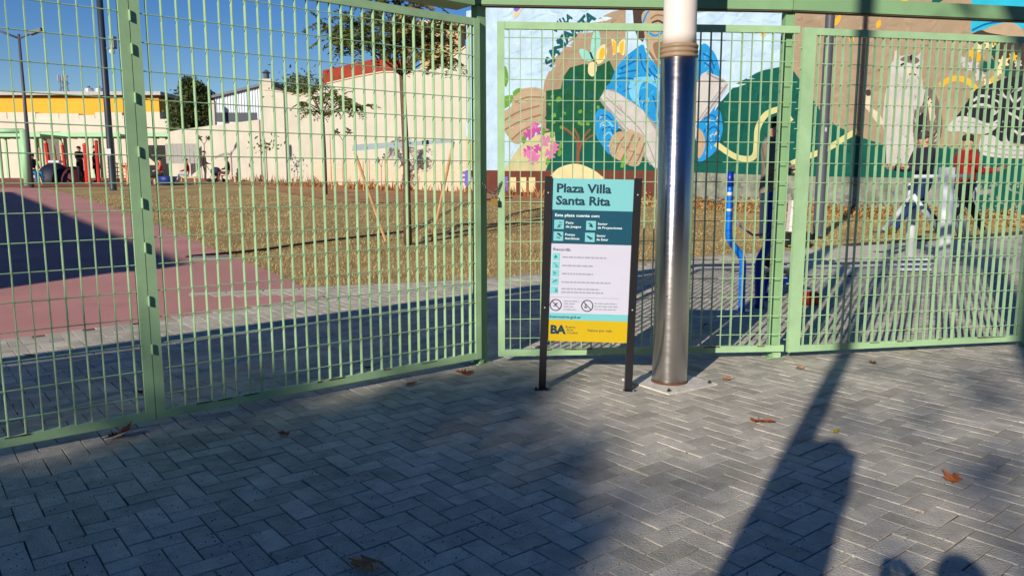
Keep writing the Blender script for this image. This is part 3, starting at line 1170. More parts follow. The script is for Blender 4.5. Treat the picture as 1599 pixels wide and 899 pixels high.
def wall_letter(ch_, px, py, ang, hpx):
    c = on_wall(px, py)
    depth = (c - EYE).length
    size = hpx * c.y / FPX / .69
    me = text_mesh(ch_, size, .045 * size)
    xs = [v.co.x for v in me.vertices]
    ys = [v.co.y for v in me.vertices]
    mx, my = (max(xs) + min(xs)) / 2, (max(ys) + min(ys)) / 2
    for v in me.vertices:
        v.co.x -= mx
        v.co.y -= my
    me.materials.append(C['let'])
    c = on_wall(px, py, level(px - 7, py - 7, px + 7, py + 7)) - mwl
    o = link('painted_letter', me, mw)
    ux = Vector((1, -1, 0)).normalized()
    M3 = Matrix((ux, Vector((0, 0, 1)), WN)).transposed() @ Matrix.Rotation(ang, 3, 'Z')
    o.matrix_local = Matrix.Translation(c) @ M3.to_4x4()
    return o


for ch_, x, y, a in (('S', 858, 97, 62), ('A', 864, 84, 56), ('N', 872, 74, 52), ('T', 879, 66, 48), ('A', 886, 56, 44), ('R', 899, 46, 40), ('I', 906, 42, 38), ('T', 912, 36, 36), ('A', 921, 29, 34)):
    wall_letter(ch_, x, y, R(a), 17)
for ch_, x, y, a in (('V', 867, 46, 42), ('I', 873, 38, 38), ('L', 878, 33, 36), ('L', 883, 31, 34), ('A', 888, 28, 32)):
    wall_letter(ch_, x, y, R(a), 11)
# --- the reader
rd = paint('reader_hair', [(988, 15), (1008, 12), (1014, 30), (1010, 50), (1004, 66), (996, 60), (990, 42)], 'hair', curve=False)
face = paint('reader_face', [(1004, 20), (1040, 8), (1070, 14), (1080, 50), (1070, 90), (1044, 114), (1024, 100), (1012, 80), (1006, 50)], 'skin', rd)
stroke('reader_glasses', ((1004, 36), (1010, 22), (1014, 18)), 3, 'blue', rd)
stroke('reader_glasses', ((1012, 50), (1022, 56), (1034, 52), (1040, 44)), 3.5, 'blue', rd)
stroke('reader_glasses', ((1040, 34), (1044, 20)), 3, 'blue', rd)
stroke('reader_brow', ((1016, 30), (1026, 24), (1040, 26)), 2.5, 'skin2', rd)
stroke('reader_eye', ((1018, 36), (1028, 33), (1036, 37)), 3, 'hair', rd)
paint('reader_cheek', [(1020, 70), (1034, 66), (1044, 80), (1038, 98), (1026, 92)], 'skin2', rd)
shirt = paint('shirt', [(1004, 70), (1010, 84), (1026, 102), (1046, 116), (1080, 112), (1096, 70), (1112, 78), (1122, 98), (1124, 130), (1122, 150), (1100, 210), (1060, 222), (1020, 205), (985, 165), (948, 140), (954, 128), (962, 108), (974, 92), (988, 80)], 'blue', rd)
paint('shirt_panel', [(985, 125), (1010, 120), (1040, 122), (1040, 190), (1022, 200), (1000, 168), (984, 150)], 'lblue', rd)
paint('shirt_panel', [(1006, 128), (1036, 150), (1036, 200), (1018, 196), (998, 160)], 'blue', rd)
SHIRT_L = [(954, 130), (972, 96), (1004, 74), (1026, 104), (1038, 118), (1038, 190), (1020, 196), (985, 160)]
brushwork(rd, SHIRT_L, 130, ['blue2', 'dblue', 'lblue', 'blue'], 13, 2.6, 70, .5, 5)
brushwork(rd, [(1098, 74), (1120, 96), (1122, 146), (1100, 112)], 30, ['blue2', 'dblue', 'lblue'], 10, 2.5, 60, .5, 6)
for pts, wd in ((((968, 108), (984, 100), (998, 92)), 3), (((966, 116), (982, 112), (996, 110)), 2.5), (((962, 124), (976, 122), (990, 124)), 2.5), (((1008, 92), (1016, 112), (1030, 124)), 3), (((1000, 84), (1004, 104), (1016, 120)), 2.5), (((1098, 84), (1110, 92), (1116, 108)), 3), (((1100, 98), (1110, 106), (1114, 118)), 2.5), (((1020, 150), (1028, 176), (1032, 198)), 2.5)):
    stroke('shirt_fold', pts, wd, 'dblue', rd)
paint('collar_shadow', [(1008, 76), (1012, 76), (1028, 98), (1046, 112), (1046, 116), (1026, 104)], 'skin2', rd, curve=False)
book = paint('book_cover', [(936, 156), (944, 140), (958, 140), (1000, 168), (1034, 205), (1036, 262), (1024, 264), (1000, 240), (960, 190)], 'grey', rd, curve=False)
paint('book_page', [(938, 152), (948, 140), (966, 146), (1004, 172), (1026, 206), (1034, 250), (1034, 262), (1022, 262), (1000, 232), (964, 188)], 'white', rd, curve=False)
brushwork(rd, [(942, 152), (950, 142), (1004, 174), (1030, 250), (1000, 230)], 60, ['white2', 'grey', 'white'], 16, 1.6, -48, .12, 9)
stroke('book_edge', ((944, 150), (976, 178), (1004, 208), (1024, 254)), 1.6, 'grey', rd)
stroke('book_edge', ((940, 158), (966, 186), (996, 220), (1016, 258)), 1.6, 'grey', rd)
paint('book_page', [(1036, 262), (1038, 210), (1060, 180), (1096, 116), (1104, 112), (1132, 124), (1138, 132), (1124, 156), (1096, 196), (1070, 250)], 'white', rd, curve=False)
stroke('book_edge', ((1136, 132), (1116, 160), (1094, 192)), 3, 'grey', rd)
stroke('book_edge', ((1104, 114), (1118, 122), (1134, 128)), 3, 'grey', rd)
stroke('book_edge', ((1128, 136), (1108, 164), (1090, 190)), 1.5, 'grey', rd)
for sx, pts in ((0, [(930, 200), (930, 180), (938, 170), (956, 178), (966, 196), (962, 208), (956, 222), (958, 240), (950, 240), (940, 226), (932, 214)]), (1, [(1088, 196), (1112, 176), (1124, 172), (1129, 196), (1127, 212), (1118, 236), (1098, 252), (1090, 250), (1100, 226), (1096, 208)])):
    paint('sleeve', pts, 'blue', rd)
    x0 = 934 if not sx else 1100
    for q in range(4):
        stroke('sleeve_fold', ((x0 + q * 3, 186 + q * 9), (x0 + 12 + q * 2, 180 + q * 9), (x0 + 24, 190 + q * 8)), 2.6, 'lblue' if q % 2 else 'dblue', rd)
brushwork(rd, [(1092, 240), (1102, 186), (1126, 176), (1126, 212), (1104, 246)], 40, ['lblue', 'dblue', 'white'], 10, 2.2, 70, .4, 7)
brushwork(rd, [(932, 186), (940, 172), (964, 194), (956, 236), (940, 222)], 46, ['lblue', 'dblue', 'white'], 9, 2.2, 40, .5, 8)
hd = paint('reader_hand', [(952, 228), (956, 214), (966, 206), (978, 206), (986, 202), (992, 206), (1000, 208), (1006, 216), (1006, 236), (1000, 256), (990, 260), (978, 256), (966, 248), (956, 244)], 'skin', rd)
brushwork(rd, [(954, 232), (966, 208), (1004, 212), (1004, 240), (990, 258), (960, 246)], 46, ['skin2', 'catt', 'skin'], 8, 2, 62, .4, 10)
for pts in (((957, 240), (962, 224), (972, 211)), ((966, 250), (976, 230), (986, 208)), ((977, 255), (987, 236), (996, 213)), ((988, 257), (996, 241), (1003, 222))):
    stroke('finger_shade', pts, 11, 'skin2', rd)
    stroke('finger', [(x - .6, y - .6) for x, y in pts], 8.5, 'skin', rd)
    stroke('knuckle', ((pts[1][0] - 4, pts[1][1] - 1), (pts[1][0], pts[1][1] + 1), (pts[1][0] + 4, pts[1][1])), 1.4, 'skin2', rd)
paint('reader_hand', [(1088, 206), (1096, 204), (1102, 222), (1098, 240), (1090, 246)], 'skin', rd)
stroke('ground_tuft', ((972, 262), (974, 252), (978, 244)), 5, 'lgreen')
# --- ribbon on the green hill
stroke('ribbon', ((1118, 224), (1134, 236), (1152, 246), (1172, 248), (1180, 240), (1182, 222), (1184, 200), (1194, 182), (1206, 174), (1222, 172), (1236, 190)), 9, 'rib')
stroke('ribbon', ((1236, 256), (1258, 246), (1280, 238), (1300, 228), (1322, 214), (1340, 204)), 9, 'rib')
# --- yellow petals on the tan field
for x, y, a, l in ((1271, 70, 80, 18), (1262, 76, 60, 12), (1330, 62, 80, 16), (1308, 32, 60, 20), (1365, 5, 70, 22), (1412, 2, 50, 26), (1372, 38, 70, 14), (1192, 54, 80, 12), (1255, 2, 40, 14), (1452, -14, 60, 22)):
    ca, sa = math.cos(R(a)), -math.sin(R(a))
    paint('petal', [(x + ca * l / 2, y + sa * l / 2), (x - sa * 4, y + ca * 4), (x - ca * l / 2, y - sa * l / 2), (x + sa * 4, y - ca * 4)], 'yel')
stroke('yellow_arc', ((1468, 134), (1482, 125), (1498, 123), (1514, 129), (1526, 142)), 9, 'yel')
paint('dark_leaf', [(1454, 10), (1466, -16), (1490, -30), (1478, -4)], 'green')
# --- the cat
ct = paint('cat_body', [(1378, 190), (1382, 150), (1388, 120), (1394, 106), (1430, 104), (1440, 122), (1442, 140), (1456, 142), (1466, 160), (1472, 190), (1468, 215), (1456, 232), (1438, 236), (1430, 262), (1410, 264), (1404, 236), (1396, 262), (1384, 262), (1384, 225)], 'white', curve=False)
paint('cat_flank', [(1428, 175), (1440, 165), (1446, 140), (1458, 142), (1468, 166), (1472, 196), (1466, 222), (1450, 236), (1434, 236), (1426, 215)], 'catg', ct)
paint('cat_flank_light', [(1448, 150), (1456, 160), (1460, 182), (1454, 196), (1450, 170)], 'catt', ct)
paint('cat_flank_dark', [(1430, 190), (1442, 176), (1448, 186), (1440, 206), (1430, 212)], 'ink', ct)
brushwork(ct, [(1382, 190), (1392, 108), (1438, 112), (1440, 150), (1424, 262), (1386, 260)], 160, ['catt', 'white2', 'grey', 'white'], 11, 2, 84, .25, 12)
brushwork(ct, [(1430, 180), (1448, 142), (1468, 166), (1466, 222), (1434, 234)], 70, ['hair', 'catt', 'grey', 'ink'], 9, 2.2, 66, .4, 13)
paint('cat_head', [(1390, 118), (1390, 104), (1396, 94), (1397, 80), (1403, 78), (1406, 88), (1420, 86), (1432, 88), (1440, 80), (1443, 90), (1441, 104), (1438, 116), (1426, 124), (1408, 122)], 'white', ct, curve=False)
paint('cat_ear', [(1398, 92), (1398, 80), (1405, 88)], 'catt', ct, curve=False)
paint('cat_ear', [(1436, 90), (1442, 80), (1443, 95)], 'pink', ct, curve=False)
paint('cat_patch', [(1406, 94), (1414, 88), (1426, 88), (1436, 94), (1430, 100), (1418, 98)], 'catg', ct)
paint('cat_patch', [(1421, 88), (1426, 86), (1428, 93), (1422, 95)], 'ink', ct)
stroke('cat_eye', ((1407, 103), (1411, 100), (1415, 103)), 3, 'ink', ct)
stroke('cat_eye', ((1432, 107), (1436, 104), (1440, 107)), 3, 'ink', ct)
paint('cat_muzzle', [(1418, 108), (1428, 106), (1430, 114), (1424, 118), (1418, 116)], 'catt', ct)
stroke('cat_mouth', ((1420, 117), (1425, 115), (1431, 118)), 1.8, 'ink', ct)
for pts in (((1390, 150), (1394, 175), (1392, 200)), ((1404, 150), (1408, 185), (1406, 225)), ((1420, 150), (1418, 190), (1420, 225)), ((1396, 228), (1400, 246), (1398, 258)), ((1412, 228), (1420, 240), (1418, 258)), ((1396, 128), (1408, 132), (1424, 130))):
    stroke('cat_fur_line', pts, 1.6, 'catt', ct)
paint('cat_tail', [(1352, 142), (1358, 140), (1362, 152), (1362, 168), (1374, 178), (1380, 196), (1370, 192), (1358, 176), (1350, 164)], 'catt', ct)
paint('cat_tail_tip', [(1352, 142), (1358, 140), (1361, 148), (1354, 150)], 'hair', ct)
# --- teal block, flowers and patterned cloth at the right
paint('teal_block', [(1519, -60), (1700, -60), (1700, 60), (1560, 40), (1516, 52)], 'teal', curve=False)
stroke('teal_shade', ((1518, 48), (1540, 38), (1566, 34)), 3, 'dblue')
paint('face_profile', [(1536, 52), (1552, 40), (1580, 36), (1597, 48), (1597, 70), (1560, 66)], 'skin')
paint('dark_hair', [(1512, 62), (1530, 48), (1546, 52), (1600, 62), (1640, 80), (1640, 130), (1570, 120), (1545, 80)], 'hair')
for x, y, r, c in ((1519, 84, 9, 'yel'), (1531, 76, 8, 'cream'), (1530, 90, 9, 'yel'), (1545, 70, 9, 'cream'), (1556, 64, 8, 'yel'), (1520, 104, 11, 'white'), (1530, 118, 10, 'white'), (1504, 94, 6, 'white'), (1506, 102, 5, 'white'), (1567, 98, 10, 'cream'), (1560, 110, 9, 'cream'), (1582, 90, 8, 'yel'), (1543, 128, 8, 'cream'), (1553, 126, 8, 'yel'), (1590, 100, 7, 'white')):
    fl = None
    for q in range(3):
        a = q * 1.05 + x
        fl = paint('flower_petal', [(x + math.cos(a) * r, y + math.sin(a) * r * 1.1), (x + math.cos(a + 1.4) * r * .4, y + math.sin(a + 1.4) * r * .4), (x - math.cos(a) * r, y - math.sin(a) * r * 1.1), (x - math.cos(a + 1.4) * r * .4, y - math.sin(a + 1.4) * r * .4)], c, fl, n=3)
for x, y in ((1555, 80), (1548, 100), (1575, 112), (1590, 116), (1538, 104)):
    paint('leaf', [(x - 5, y + 6), (x - 2, y - 8), (x + 5, y - 4), (x + 4, y + 8)], 'green')
cl = paint('patterned_cloth', [(1494, 182), (1506, 166), (1524, 140), (1545, 132), (1570, 122), (1600, 118), (1680, 120), (1680, 235), (1560, 220), (1520, 204)], 'ink', curve=False)
brushwork(cl, [(1500, 182), (1530, 140), (1590, 122), (1599, 230), (1530, 204)], 70, ['grey', 'white', 'hair'], 7, 2, 30, .9, 14)
random.seed(11)
for pts, wd in ((((1520, 158), (1532, 150), (1546, 152)), 4), (((1512, 170), (1528, 164), (1546, 166), (1556, 178)), 4), (((1550, 156), (1560, 160), (1560, 172), (1548, 182)), 3), (((1562, 138), (1568, 150), (1576, 154)), 4), (((1576, 146), (1584, 160), (1596, 152)), 3.5), (((1574, 176), (1586, 182), (1598, 190)), 4), (((1582, 166), (1592, 170), (1612, 162)), 4), (((1588, 142), (1598, 138), (1612, 140)), 4), (((1570, 206), (1572, 220), (1582, 226)), 4), (((1584, 204), (1594, 210), (1606, 206)), 4), (((1530, 196), (1548, 194), (1562, 186)), 3), (((1600, 176), (1620, 186), (1640, 180)), 4), (((1606, 210), (1620, 222), (1640, 216)), 4)):
    stroke('cloth_stripe', pts, wd, 'white', cl)
paint('white_sleeve', [(1480, 200), (1486, 190), (1498, 182), (1520, 184), (1540, 192), (1560, 194), (1548, 206), (1530, 210), (1500, 206), (1484, 206)], 'white', cl)
paint('white_sleeve', [(1530, 222), (1536, 212), (1552, 212), (1566, 222), (1600, 228), (1680, 232), (1680, 250), (1600, 248), (1556, 246), (1532, 240)], 'white', cl)
for pts in (((1496, 190), (1520, 192), (1544, 198)), ((1540, 226), (1570, 234), (1620, 236)), ((1536, 236), (1570, 242), (1640, 243))):
    stroke('sleeve_line', pts, 1.6, 'grey', cl)
# yellow drips down the left edge of the mural
for y, h_ in ((32, 10), (52, 14), (72, 16), (96, 14), (124, 8)):
    paint('yellow_drop', [(738, y), (743, y - 3), (745, y + h_ * .6), (741, y + h_), (737, y + h_ * .5)], 'yel')
# mottled stains on the bare strip
random.seed(3)
for k in range(60):
    x = random.uniform(1070, 1560)
    y = random.uniform(280, 325)
    r = random.uniform(2, 9)
    paint('wall_stain', [(x + math.cos(a) * r * random.uniform(.6, 1.4), y + math.sin(a) * r * .6 * random.uniform(.5, 1.3)) for a in [i * 1.05 for i in range(6)]], random.choice(['grey', 'mgrey', 'mgrey']), n=3)


# ------------------------------------------------------------------ foliage helpers
M_leafA = leafmat('leaf_olive', (0.05, 0.08, 0.014), (0.20, 0.23, 0.05), .4)
M_leafB = leafmat('leaf_brown', (0.18, 0.14, 0.025), (0.40, 0.29, 0.09), .35)
M_leafC = leafmat('leaf_dark', (0.02, 0.036, 0.010), (0.10, 0.12, 0.03), .2)
M_leafD = leafmat('leaf_street', (0.03, 0.045, 0.010), (0.10, 0.10, 0.02), .1)
M_dry = leafmat('dry_plants', (0.26, 0.09, 0.03), (0.44, 0.20, 0.07), .2)


def rnd_dir():
    while True:
        v = Vector((random.uniform(-1, 1), random.uniform(-1, 1), random.uniform(-1, 1)))
        if 0.05 < v.length < 1:
            return v.normalized()


def leaf_quad(mb, c, s, d=None, n=None):
    d = d or rnd_dir()
    a = rnd_dir()
    b = d.cross(a)
    if b.length < .05:
        return
    b.normalize()
    d = d.normalized()
    mb.add([c - d * s, c + b * s * .42, c + d * s, c - b * s * .42], [(0, 1, 2, 3)])


def sprays(mb, start, direction, ln, n, ls, droop=.5, twig=None, tr=.0025):
    p = Vector(start)
    line = [Vector(start)]
    d = Vector(direction).normalized()
    st = ln / n
    for i in range(n):
        d = (d + Vector((0, 0, -droop * st / ln * 1.6)) + rnd_dir() * .12).normalized()
        p = p + d * st
        line.append(p.copy())
        side = d.cross(Vector((0, 0, 1)))
        if side.length < .1:
            side = Vector((1, 0, 0))
        side.normalize()
        for s in (-1, 1):
            leaf_quad(mb, p + side * s * ls * .9 + rnd_dir() * ls * .15, ls * random.uniform(.7, 1.25), side * s + d * .5 + rnd_dir() * .3)
    if twig is not None:
        twig.tube(line[::2], tr, 3, cap=False)


# ------------------------------------------------------------------ staked tree in the lawn
tb = gnd(637, 380)
tt = thing('young_tree', 'slim young tree tied to a white board between two wooden stakes', 'tree', tuple(tb))
h_fork = ht(0, 118, tb)
trunk = MB()
trunk.tube([(0, 0, -.03), (-.005, 0, .6), (.0, .01, 1.4), (-.02, 0, 2.1), (-.045, 0, h_fork)], [.078, .068, .062, .056, .05], 10)
tips = []
random.seed(21)
Yt = tb.y
for px, py in ((520, 60), (545, 30), (560, 60), (585, 20), (600, 58), (625, 30), (640, 70), (660, 40), (672, 85), (690, 60), (705, 95), (650, 10), (700, 30), (515, 40), (610, -30), (570, -40), (660, -50)):
    P = at(px, py, Yt + random.uniform(-.7, .7)) - tb
    root = Vector((-.045, 0, h_fork - .02))
    mid = root.lerp(P, .5) + Vector((random.uniform(-.08, .08), 0, .16))
    trunk.tube([root, mid, P], [.016, .010, .004], 6)
    tips.append((mid, P, px))
trunk.obj('trunk', M_bark, tt, smooth=True)
cg, cbm = MB(), MB()
trunk2 = MB()
for mid, P, px in tips:
    tgt = cbm if px > 628 else cg
    for q in range(26):
        s = mid.lerp(P, random.uniform(.25, 1.1))
        d = Vector((random.gauss(0, 1), random.gauss(0, 1), random.uniform(-.3, .6)))
        sprays(cg if (tgt is cg or random.random() < .3) else cbm, s, d, random.uniform(.28, .55), 10, random.uniform(.030, .055), .6, trunk2, .003)
cr = cg.obj('crown', M_leafA, tt)
trunk2.obj('twigs', M_bark, tt)['kind'] = 'stuff'
cbm.obj('browning_foliage', M_leafB, tt)
# support frame
fr = thing('tree_support', 'two slanted wooden stakes joined by a pale printed board', 'stake', tuple(gnd(640, 372)))
fl_ = fr.location.copy()
yS = fl_.y - .25
for a, b in (((554, 238), (606, 379)), ((708, 222), (674, 372))):
    A = at(*a, yS) - fl_
    B = gnd(*b) - fl_
    B.y = yS - fl_.y + (0.0)
    B = at(*b, yS) - fl_
    MB().tube([A, B - Vector((0, 0, .1))], .028, 7).obj('stake', M_wood, fr)
A, B = at(550, 236, yS - .05) - fl_, at(710, 222, yS - .05) - fl_
A2, B2 = at(551, 226, yS - .05) - fl_, at(709, 217, yS - .05) - fl_
board = MB().prism([A, B, B2, A2], (0, 1, 0), .015).obj('board', mat('board_print', srgb(146, 164, 172), .6, var=.1), fr)
for t_ in (.14, .42, .57, .74, .88):
    c = A.lerp(B2, t_) + Vector((0, -.002, .012 + .02 * (1 - t_)))
    MB().tube([c, c + Vector((0, -.004, 0))], .022, 10).obj('round_print', mat('board_teal', srgb(30, 120, 130), .6), fr)

# second young tree and little saplings along the wall
sb = gnd(508, 303)
t2 = thing('young_tree', 'thin sapling with a sparse olive crown before the cream wall', 'tree', tuple(sb))
tr2 = MB()
hf = ht(0, 178, sb)
tr2.tube([(0, 0, -.05), (.02, 0, hf * .5), (0, 0, hf)], [.10, .075, .06], 8)
cg2 = MB()
random.seed(31)
for px, py in ((470, 160), (480, 135), (495, 150), (505, 125), (520, 140), (535, 150), (550, 155), (556, 165), (490, 175), (530, 172), (575, 165), (465, 118)):
    P = at(px, py, sb.y + random.uniform(-1, 1)) - sb
    root = Vector((0, 0, hf - .1))
    mid = root.lerp(P, .5) + Vector((0, 0, .1))
    tr2.tube([root, mid, P], [.035, .02, .008], 5)
    for q in range(12):
        s = mid.lerp(P, random.uniform(.4, 1.05))
        sprays(cg2, s, Vector((random.gauss(0, 1), random.gauss(0, 1), random.uniform(-.3, .5))), random.uniform(.4, .8), 7, random.uniform(.05, .085), .6, tr2, .006)
tr2.obj('trunk', M_bark, t2, smooth=True)
cg2.obj('crown', M_leafA, t2)


def stick(px, py0, py1, label, r=.03, lean=0, yfork=None, leaf=None):
    b = gnd(px, py0)
    h = ht(0, py1, b)
    t = thing('sapling' if leaf else 'stake', label, 'sapling' if leaf else 'stake', tuple(b), 0, 'stakes and saplings along the wall')
    MB().tube([(0, 0, -.05), (lean, 0, h)], [r, r * .7], 6).obj('trunk' if leaf else 'rod', M_bark if leaf or yfork else M_wood, t)
    if yfork:
        for s in (-1, 1):
            MB().tube([(lean, 0, h), (lean + s * yfork, 0, h + yfork * 1.4)], [r * .6, r * .4], 6).obj('branch', M_bark, t)
            m = MB()
            for q in range(8):
                leaf_quad(m, Vector((lean + s * yfork * random.uniform(.5, 1.1), random.uniform(-.1, .1), h + yfork * random.uniform(.9, 1.5))), .14)
            m.obj('leaf_tuft', M_leafC, t)
    if leaf:
        m = MB()
        for q in range(leaf):
            leaf_quad(m, Vector((lean + random.gauss(0, .35), random.gauss(0, .35), h + random.gauss(0, .3))), .12)
        m.obj('crown', M_leafA, t)


stick(418, 288, 228, 'short leafy sapling nearest the red mulch corner', .03, 0, None, 60)
stick(490, 292, 218, 'thin bare stake just left of the sapling trunk', .025, -.1)
stick(538, 296, 220, 'bare forked stick with two dark leaf tufts by the wall', .03, 0, .35)
stick(322, 285, 226, 'forked stick rising behind the standing person in black', .03, 0, .3)
stick(518, 295, 208, 'straight dark stake right of the sapling trunk', .03)
stick(432, 288, 240, 'short stake between two saplings', .03)
stick(568, 297, 252, 'knee high stake in the middle of the mulch strip', .03)
stick(652, 300, 255, 'short stake just right of the staked tree', .03)
stick(602, 299, 242, 'slim stake left of the staked tree trunk', .025)

# dried plants in the mulch strip: a loose mass
dp = MB()
random.seed(41)
for k in range(1700):
    px = random.choice([random.uniform(400, 740), random.uniform(360, 470), random.gauss(490, 20), random.gauss(600, 25), random.gauss(560, 12), random.uniform(780, 870)])
    row = 284 + (px - 400) * .046 + random.uniform(-4, 4)
    b = gnd(px, row)
    hgt_ = abs(random.gauss(.12, .22)) + .06
    d = Vector((random.gauss(0, .3), random.gauss(0, .3), 1)).normalized()
    sdv = Vector((random.gauss(0, 1), random.gauss(0, 1), 0)).normalized() * random.uniform(.02, .06)
    dp.add([b - sdv, b + sdv, b + d * hgt_], [(0, 1, 2)])
struct(dp.obj('dry_planting', M_dry), 'stuff')
# fallen brown leaves against the mural wall
fl = MB()
random.seed(43)
for k in range(5200):
    px = random.uniform(1000, 1640)
    u = random.random()
    c = on_wall(px, 300, 0)
    c = Vector((c.x, c.y, 0)) + WN * (u * u * 2.2 + .05)
    c.z = g(c.y) + abs(random.gauss(0, .12)) * (1 - u) + .01
    leaf_quad(fl, c, random.uniform(.04, .10))
struct(fl.obj('leaf_litter', leafmat('litter', (0.20, 0.08, 0.03), (0.42, 0.26, 0.09), 0)), 'stuff')
# lawn blades
random.seed(44)
gr = MB()
lawnpoly = [(p.x, p.y) for p in lawn_edge]
k = 0
pathpoly = path_pts
mulpoly = [(p.x, p.y) for p in mul] + [(4.5, wall_y(4.5)), (-24, wall_y(-24))]
while k < 30000:
    y = 8.6 + random.random() ** 1.6 * 22
    x = random.uniform(-.68, .68) * y
    if inpoly(x, y, pav) or inpoly(x, y, pathpoly) or inpoly(x, y, mulpoly) or y > wall_y(x) - .5:
        k += .2
        continue
    k += 1
    s = .6 + y / 18
    b = Vector((x, y, g(y) - .03))
    d = Vector((random.gauss(0, .5), random.gauss(0, .5), 1)).normalized() * random.uniform(.035, .062)
    sd = Vector((random.gauss(0, 1), random.gauss(0, 1), 0)).normalized() * .007 * s
    gr.add([b - sd, b + sd, b + d], [(0, 1, 2)])
struct(gr.obj('grass_blades', leafmat('grass_blade', srgb(150, 130, 80), srgb(192, 168, 116), .2)), 'stuff')

# irrigation hoses
for nm, pts in (('black irrigation hose curving across the lawn behind the staked tree', ((290, 402), (400, 392), (470, 382), (540, 373), (600, 366), (640, 360), (672, 344), (700, 330), (745, 314), (800, 309))), ('shorter black hose ending beside the staked tree', ((661, 379), (662, 371), (695, 364), (715, 352), (745, 350), (775, 350), (800, 335), (850, 325))), ('thin black hose lying nearest to the gate post', ((700, 366), (745, 358), (800, 350), (850, 343)))):
    P = [gnd(*p) + Vector((0, 0, .012)) for p in pts]
    tag(MB().tube(spline(P, 6, closed=False), .022, 6).obj('hose', M_black, smooth=True), nm, 'hose', 'hoses on the lawn')
dr = MB()
dpz = gnd(330, 402)
tag(MB().box((dpz.x, dpz.y, g(dpz.y) - .01), (.55, .35, .05), zrot(.3)).obj('drain_cover', mat('drain_concrete', srgb(130, 130, 124), .9)), 'flat grey drain cover at the edge of the lawn and path', 'drain cover')

# ------------------------------------------------------------------ lamp posts
lb = gnd(1277, 369)
lp = thing('lamp_post', 'dark grey lamp post standing before the mural', 'lamp post', tuple(lb))
MB().lathe((0, 0, 0), [(.15, 0), (.15, .02), (.10, .05), (.098, 1.2), (.092, 1.22), (.085, 4.0), (.06, 12.6)], 16).obj('pole', M_dgrey, lp, smooth=True)
MB().box((-.5, 0, 12.55), (1.1, .07, .06)).obj('arm', M_dgrey, lp)
MB().box((-1.15, 0, 12.52), (.5, .22, .08)).obj('lamp_head', M_dgrey, lp)
MB().box((0, -.1, 2.05), (.04, .01, .08)).obj('pole_label', M_grey, lp)

cb = gnd(177, 297)
cpole = thing('camera_pole', 'slim dark pole with a security camera rising beside the playground', 'pole', tuple(cb))
H8 = 10.5
MB().lathe((0, 0, 0), [(.17, 0), (.15, .05), (.14, 3), (.125, H8)], 12).obj('pole', mat('navy_pole', srgb(40, 52, 62), .5), cpole, smooth=True)
hc = ht(0, 72, cb)
MB().box((.34, 0, hc - .1), (.5, .06, .06)).obj('bracket', M_dgrey, cpole)
MB().box((.45, 0, hc + .15), (.2, .3, .5)).obj('camera_housing', mat('camera_grey', srgb(90, 100, 110), .4), cpole)
MB().ball((.42, -.05, hc - .25), .13, .13, .13, 12, 8).obj('camera_dome', mat('dome_white', srgb(200, 205, 210), .3), cpole, smooth=True)
MB().box((0, -.155, ht(0, 238, cb)), (.18, .02, .3)).obj('pole_label', mat('dome_white', (1, 1, 1)), cpole)

l2 = gnd(50, 292)
lp2 = thing('lamp_post', 'thin lamp post with long arm at the far left', 'lamp post', tuple(l2))
h2 = ht(0, 57, l2)
MB().tube([(0, 0, 0), (0, 0, h2 + .1)], [.11, .06], 10).obj('pole', M_dgrey, lp2, smooth=True)
MB().tube([(0, 0, h2 - .1), (-.9, 0, h2 + .25), (-2.6, 0, h2 + .55)], .045, 8).obj('arm', M_dgrey, lp2, smooth=True)
MB().tube([(0, 0, h2 - .1), (.6, 0, h2 + .12)], .045, 8).obj('arm', M_dgrey, lp2, smooth=True)
MB().box((.85, 0, h2 + .22), (.6, .25, .14), Matrix.Rotation(-.35, 3, 'Y')).obj('lamp_head', M_dgrey, lp2)

# ------------------------------------------------------------------ far buildings
YB = 64.0


def blk(mb, x0, x1, y0, y1, Y, dep, mi=0):    # block whose face at depth Y spans photo columns and rows
    a, b = at(x0, y0, Y), at(x1, y1, Y)
    mb.box(((a.x + b.x) / 2, Y + dep / 2, (a.z + b.z) / 2), (b.x - a.x, dep, a.z - b.z), None, mi)


yb = thing('yellow_building', 'long low yellow walled building with grey roof edge', 'building', (at(100, 200, YB).x, YB, g(YB)))
ybl = yb.location.copy()


def part(nm, m, par, *args):
    mb = MB()
    blk(mb, *args)
    o = mb.obj(nm, m, par)
    o.location -= par.location if par.parent is None else Vector((0, 0, 0))
    return o


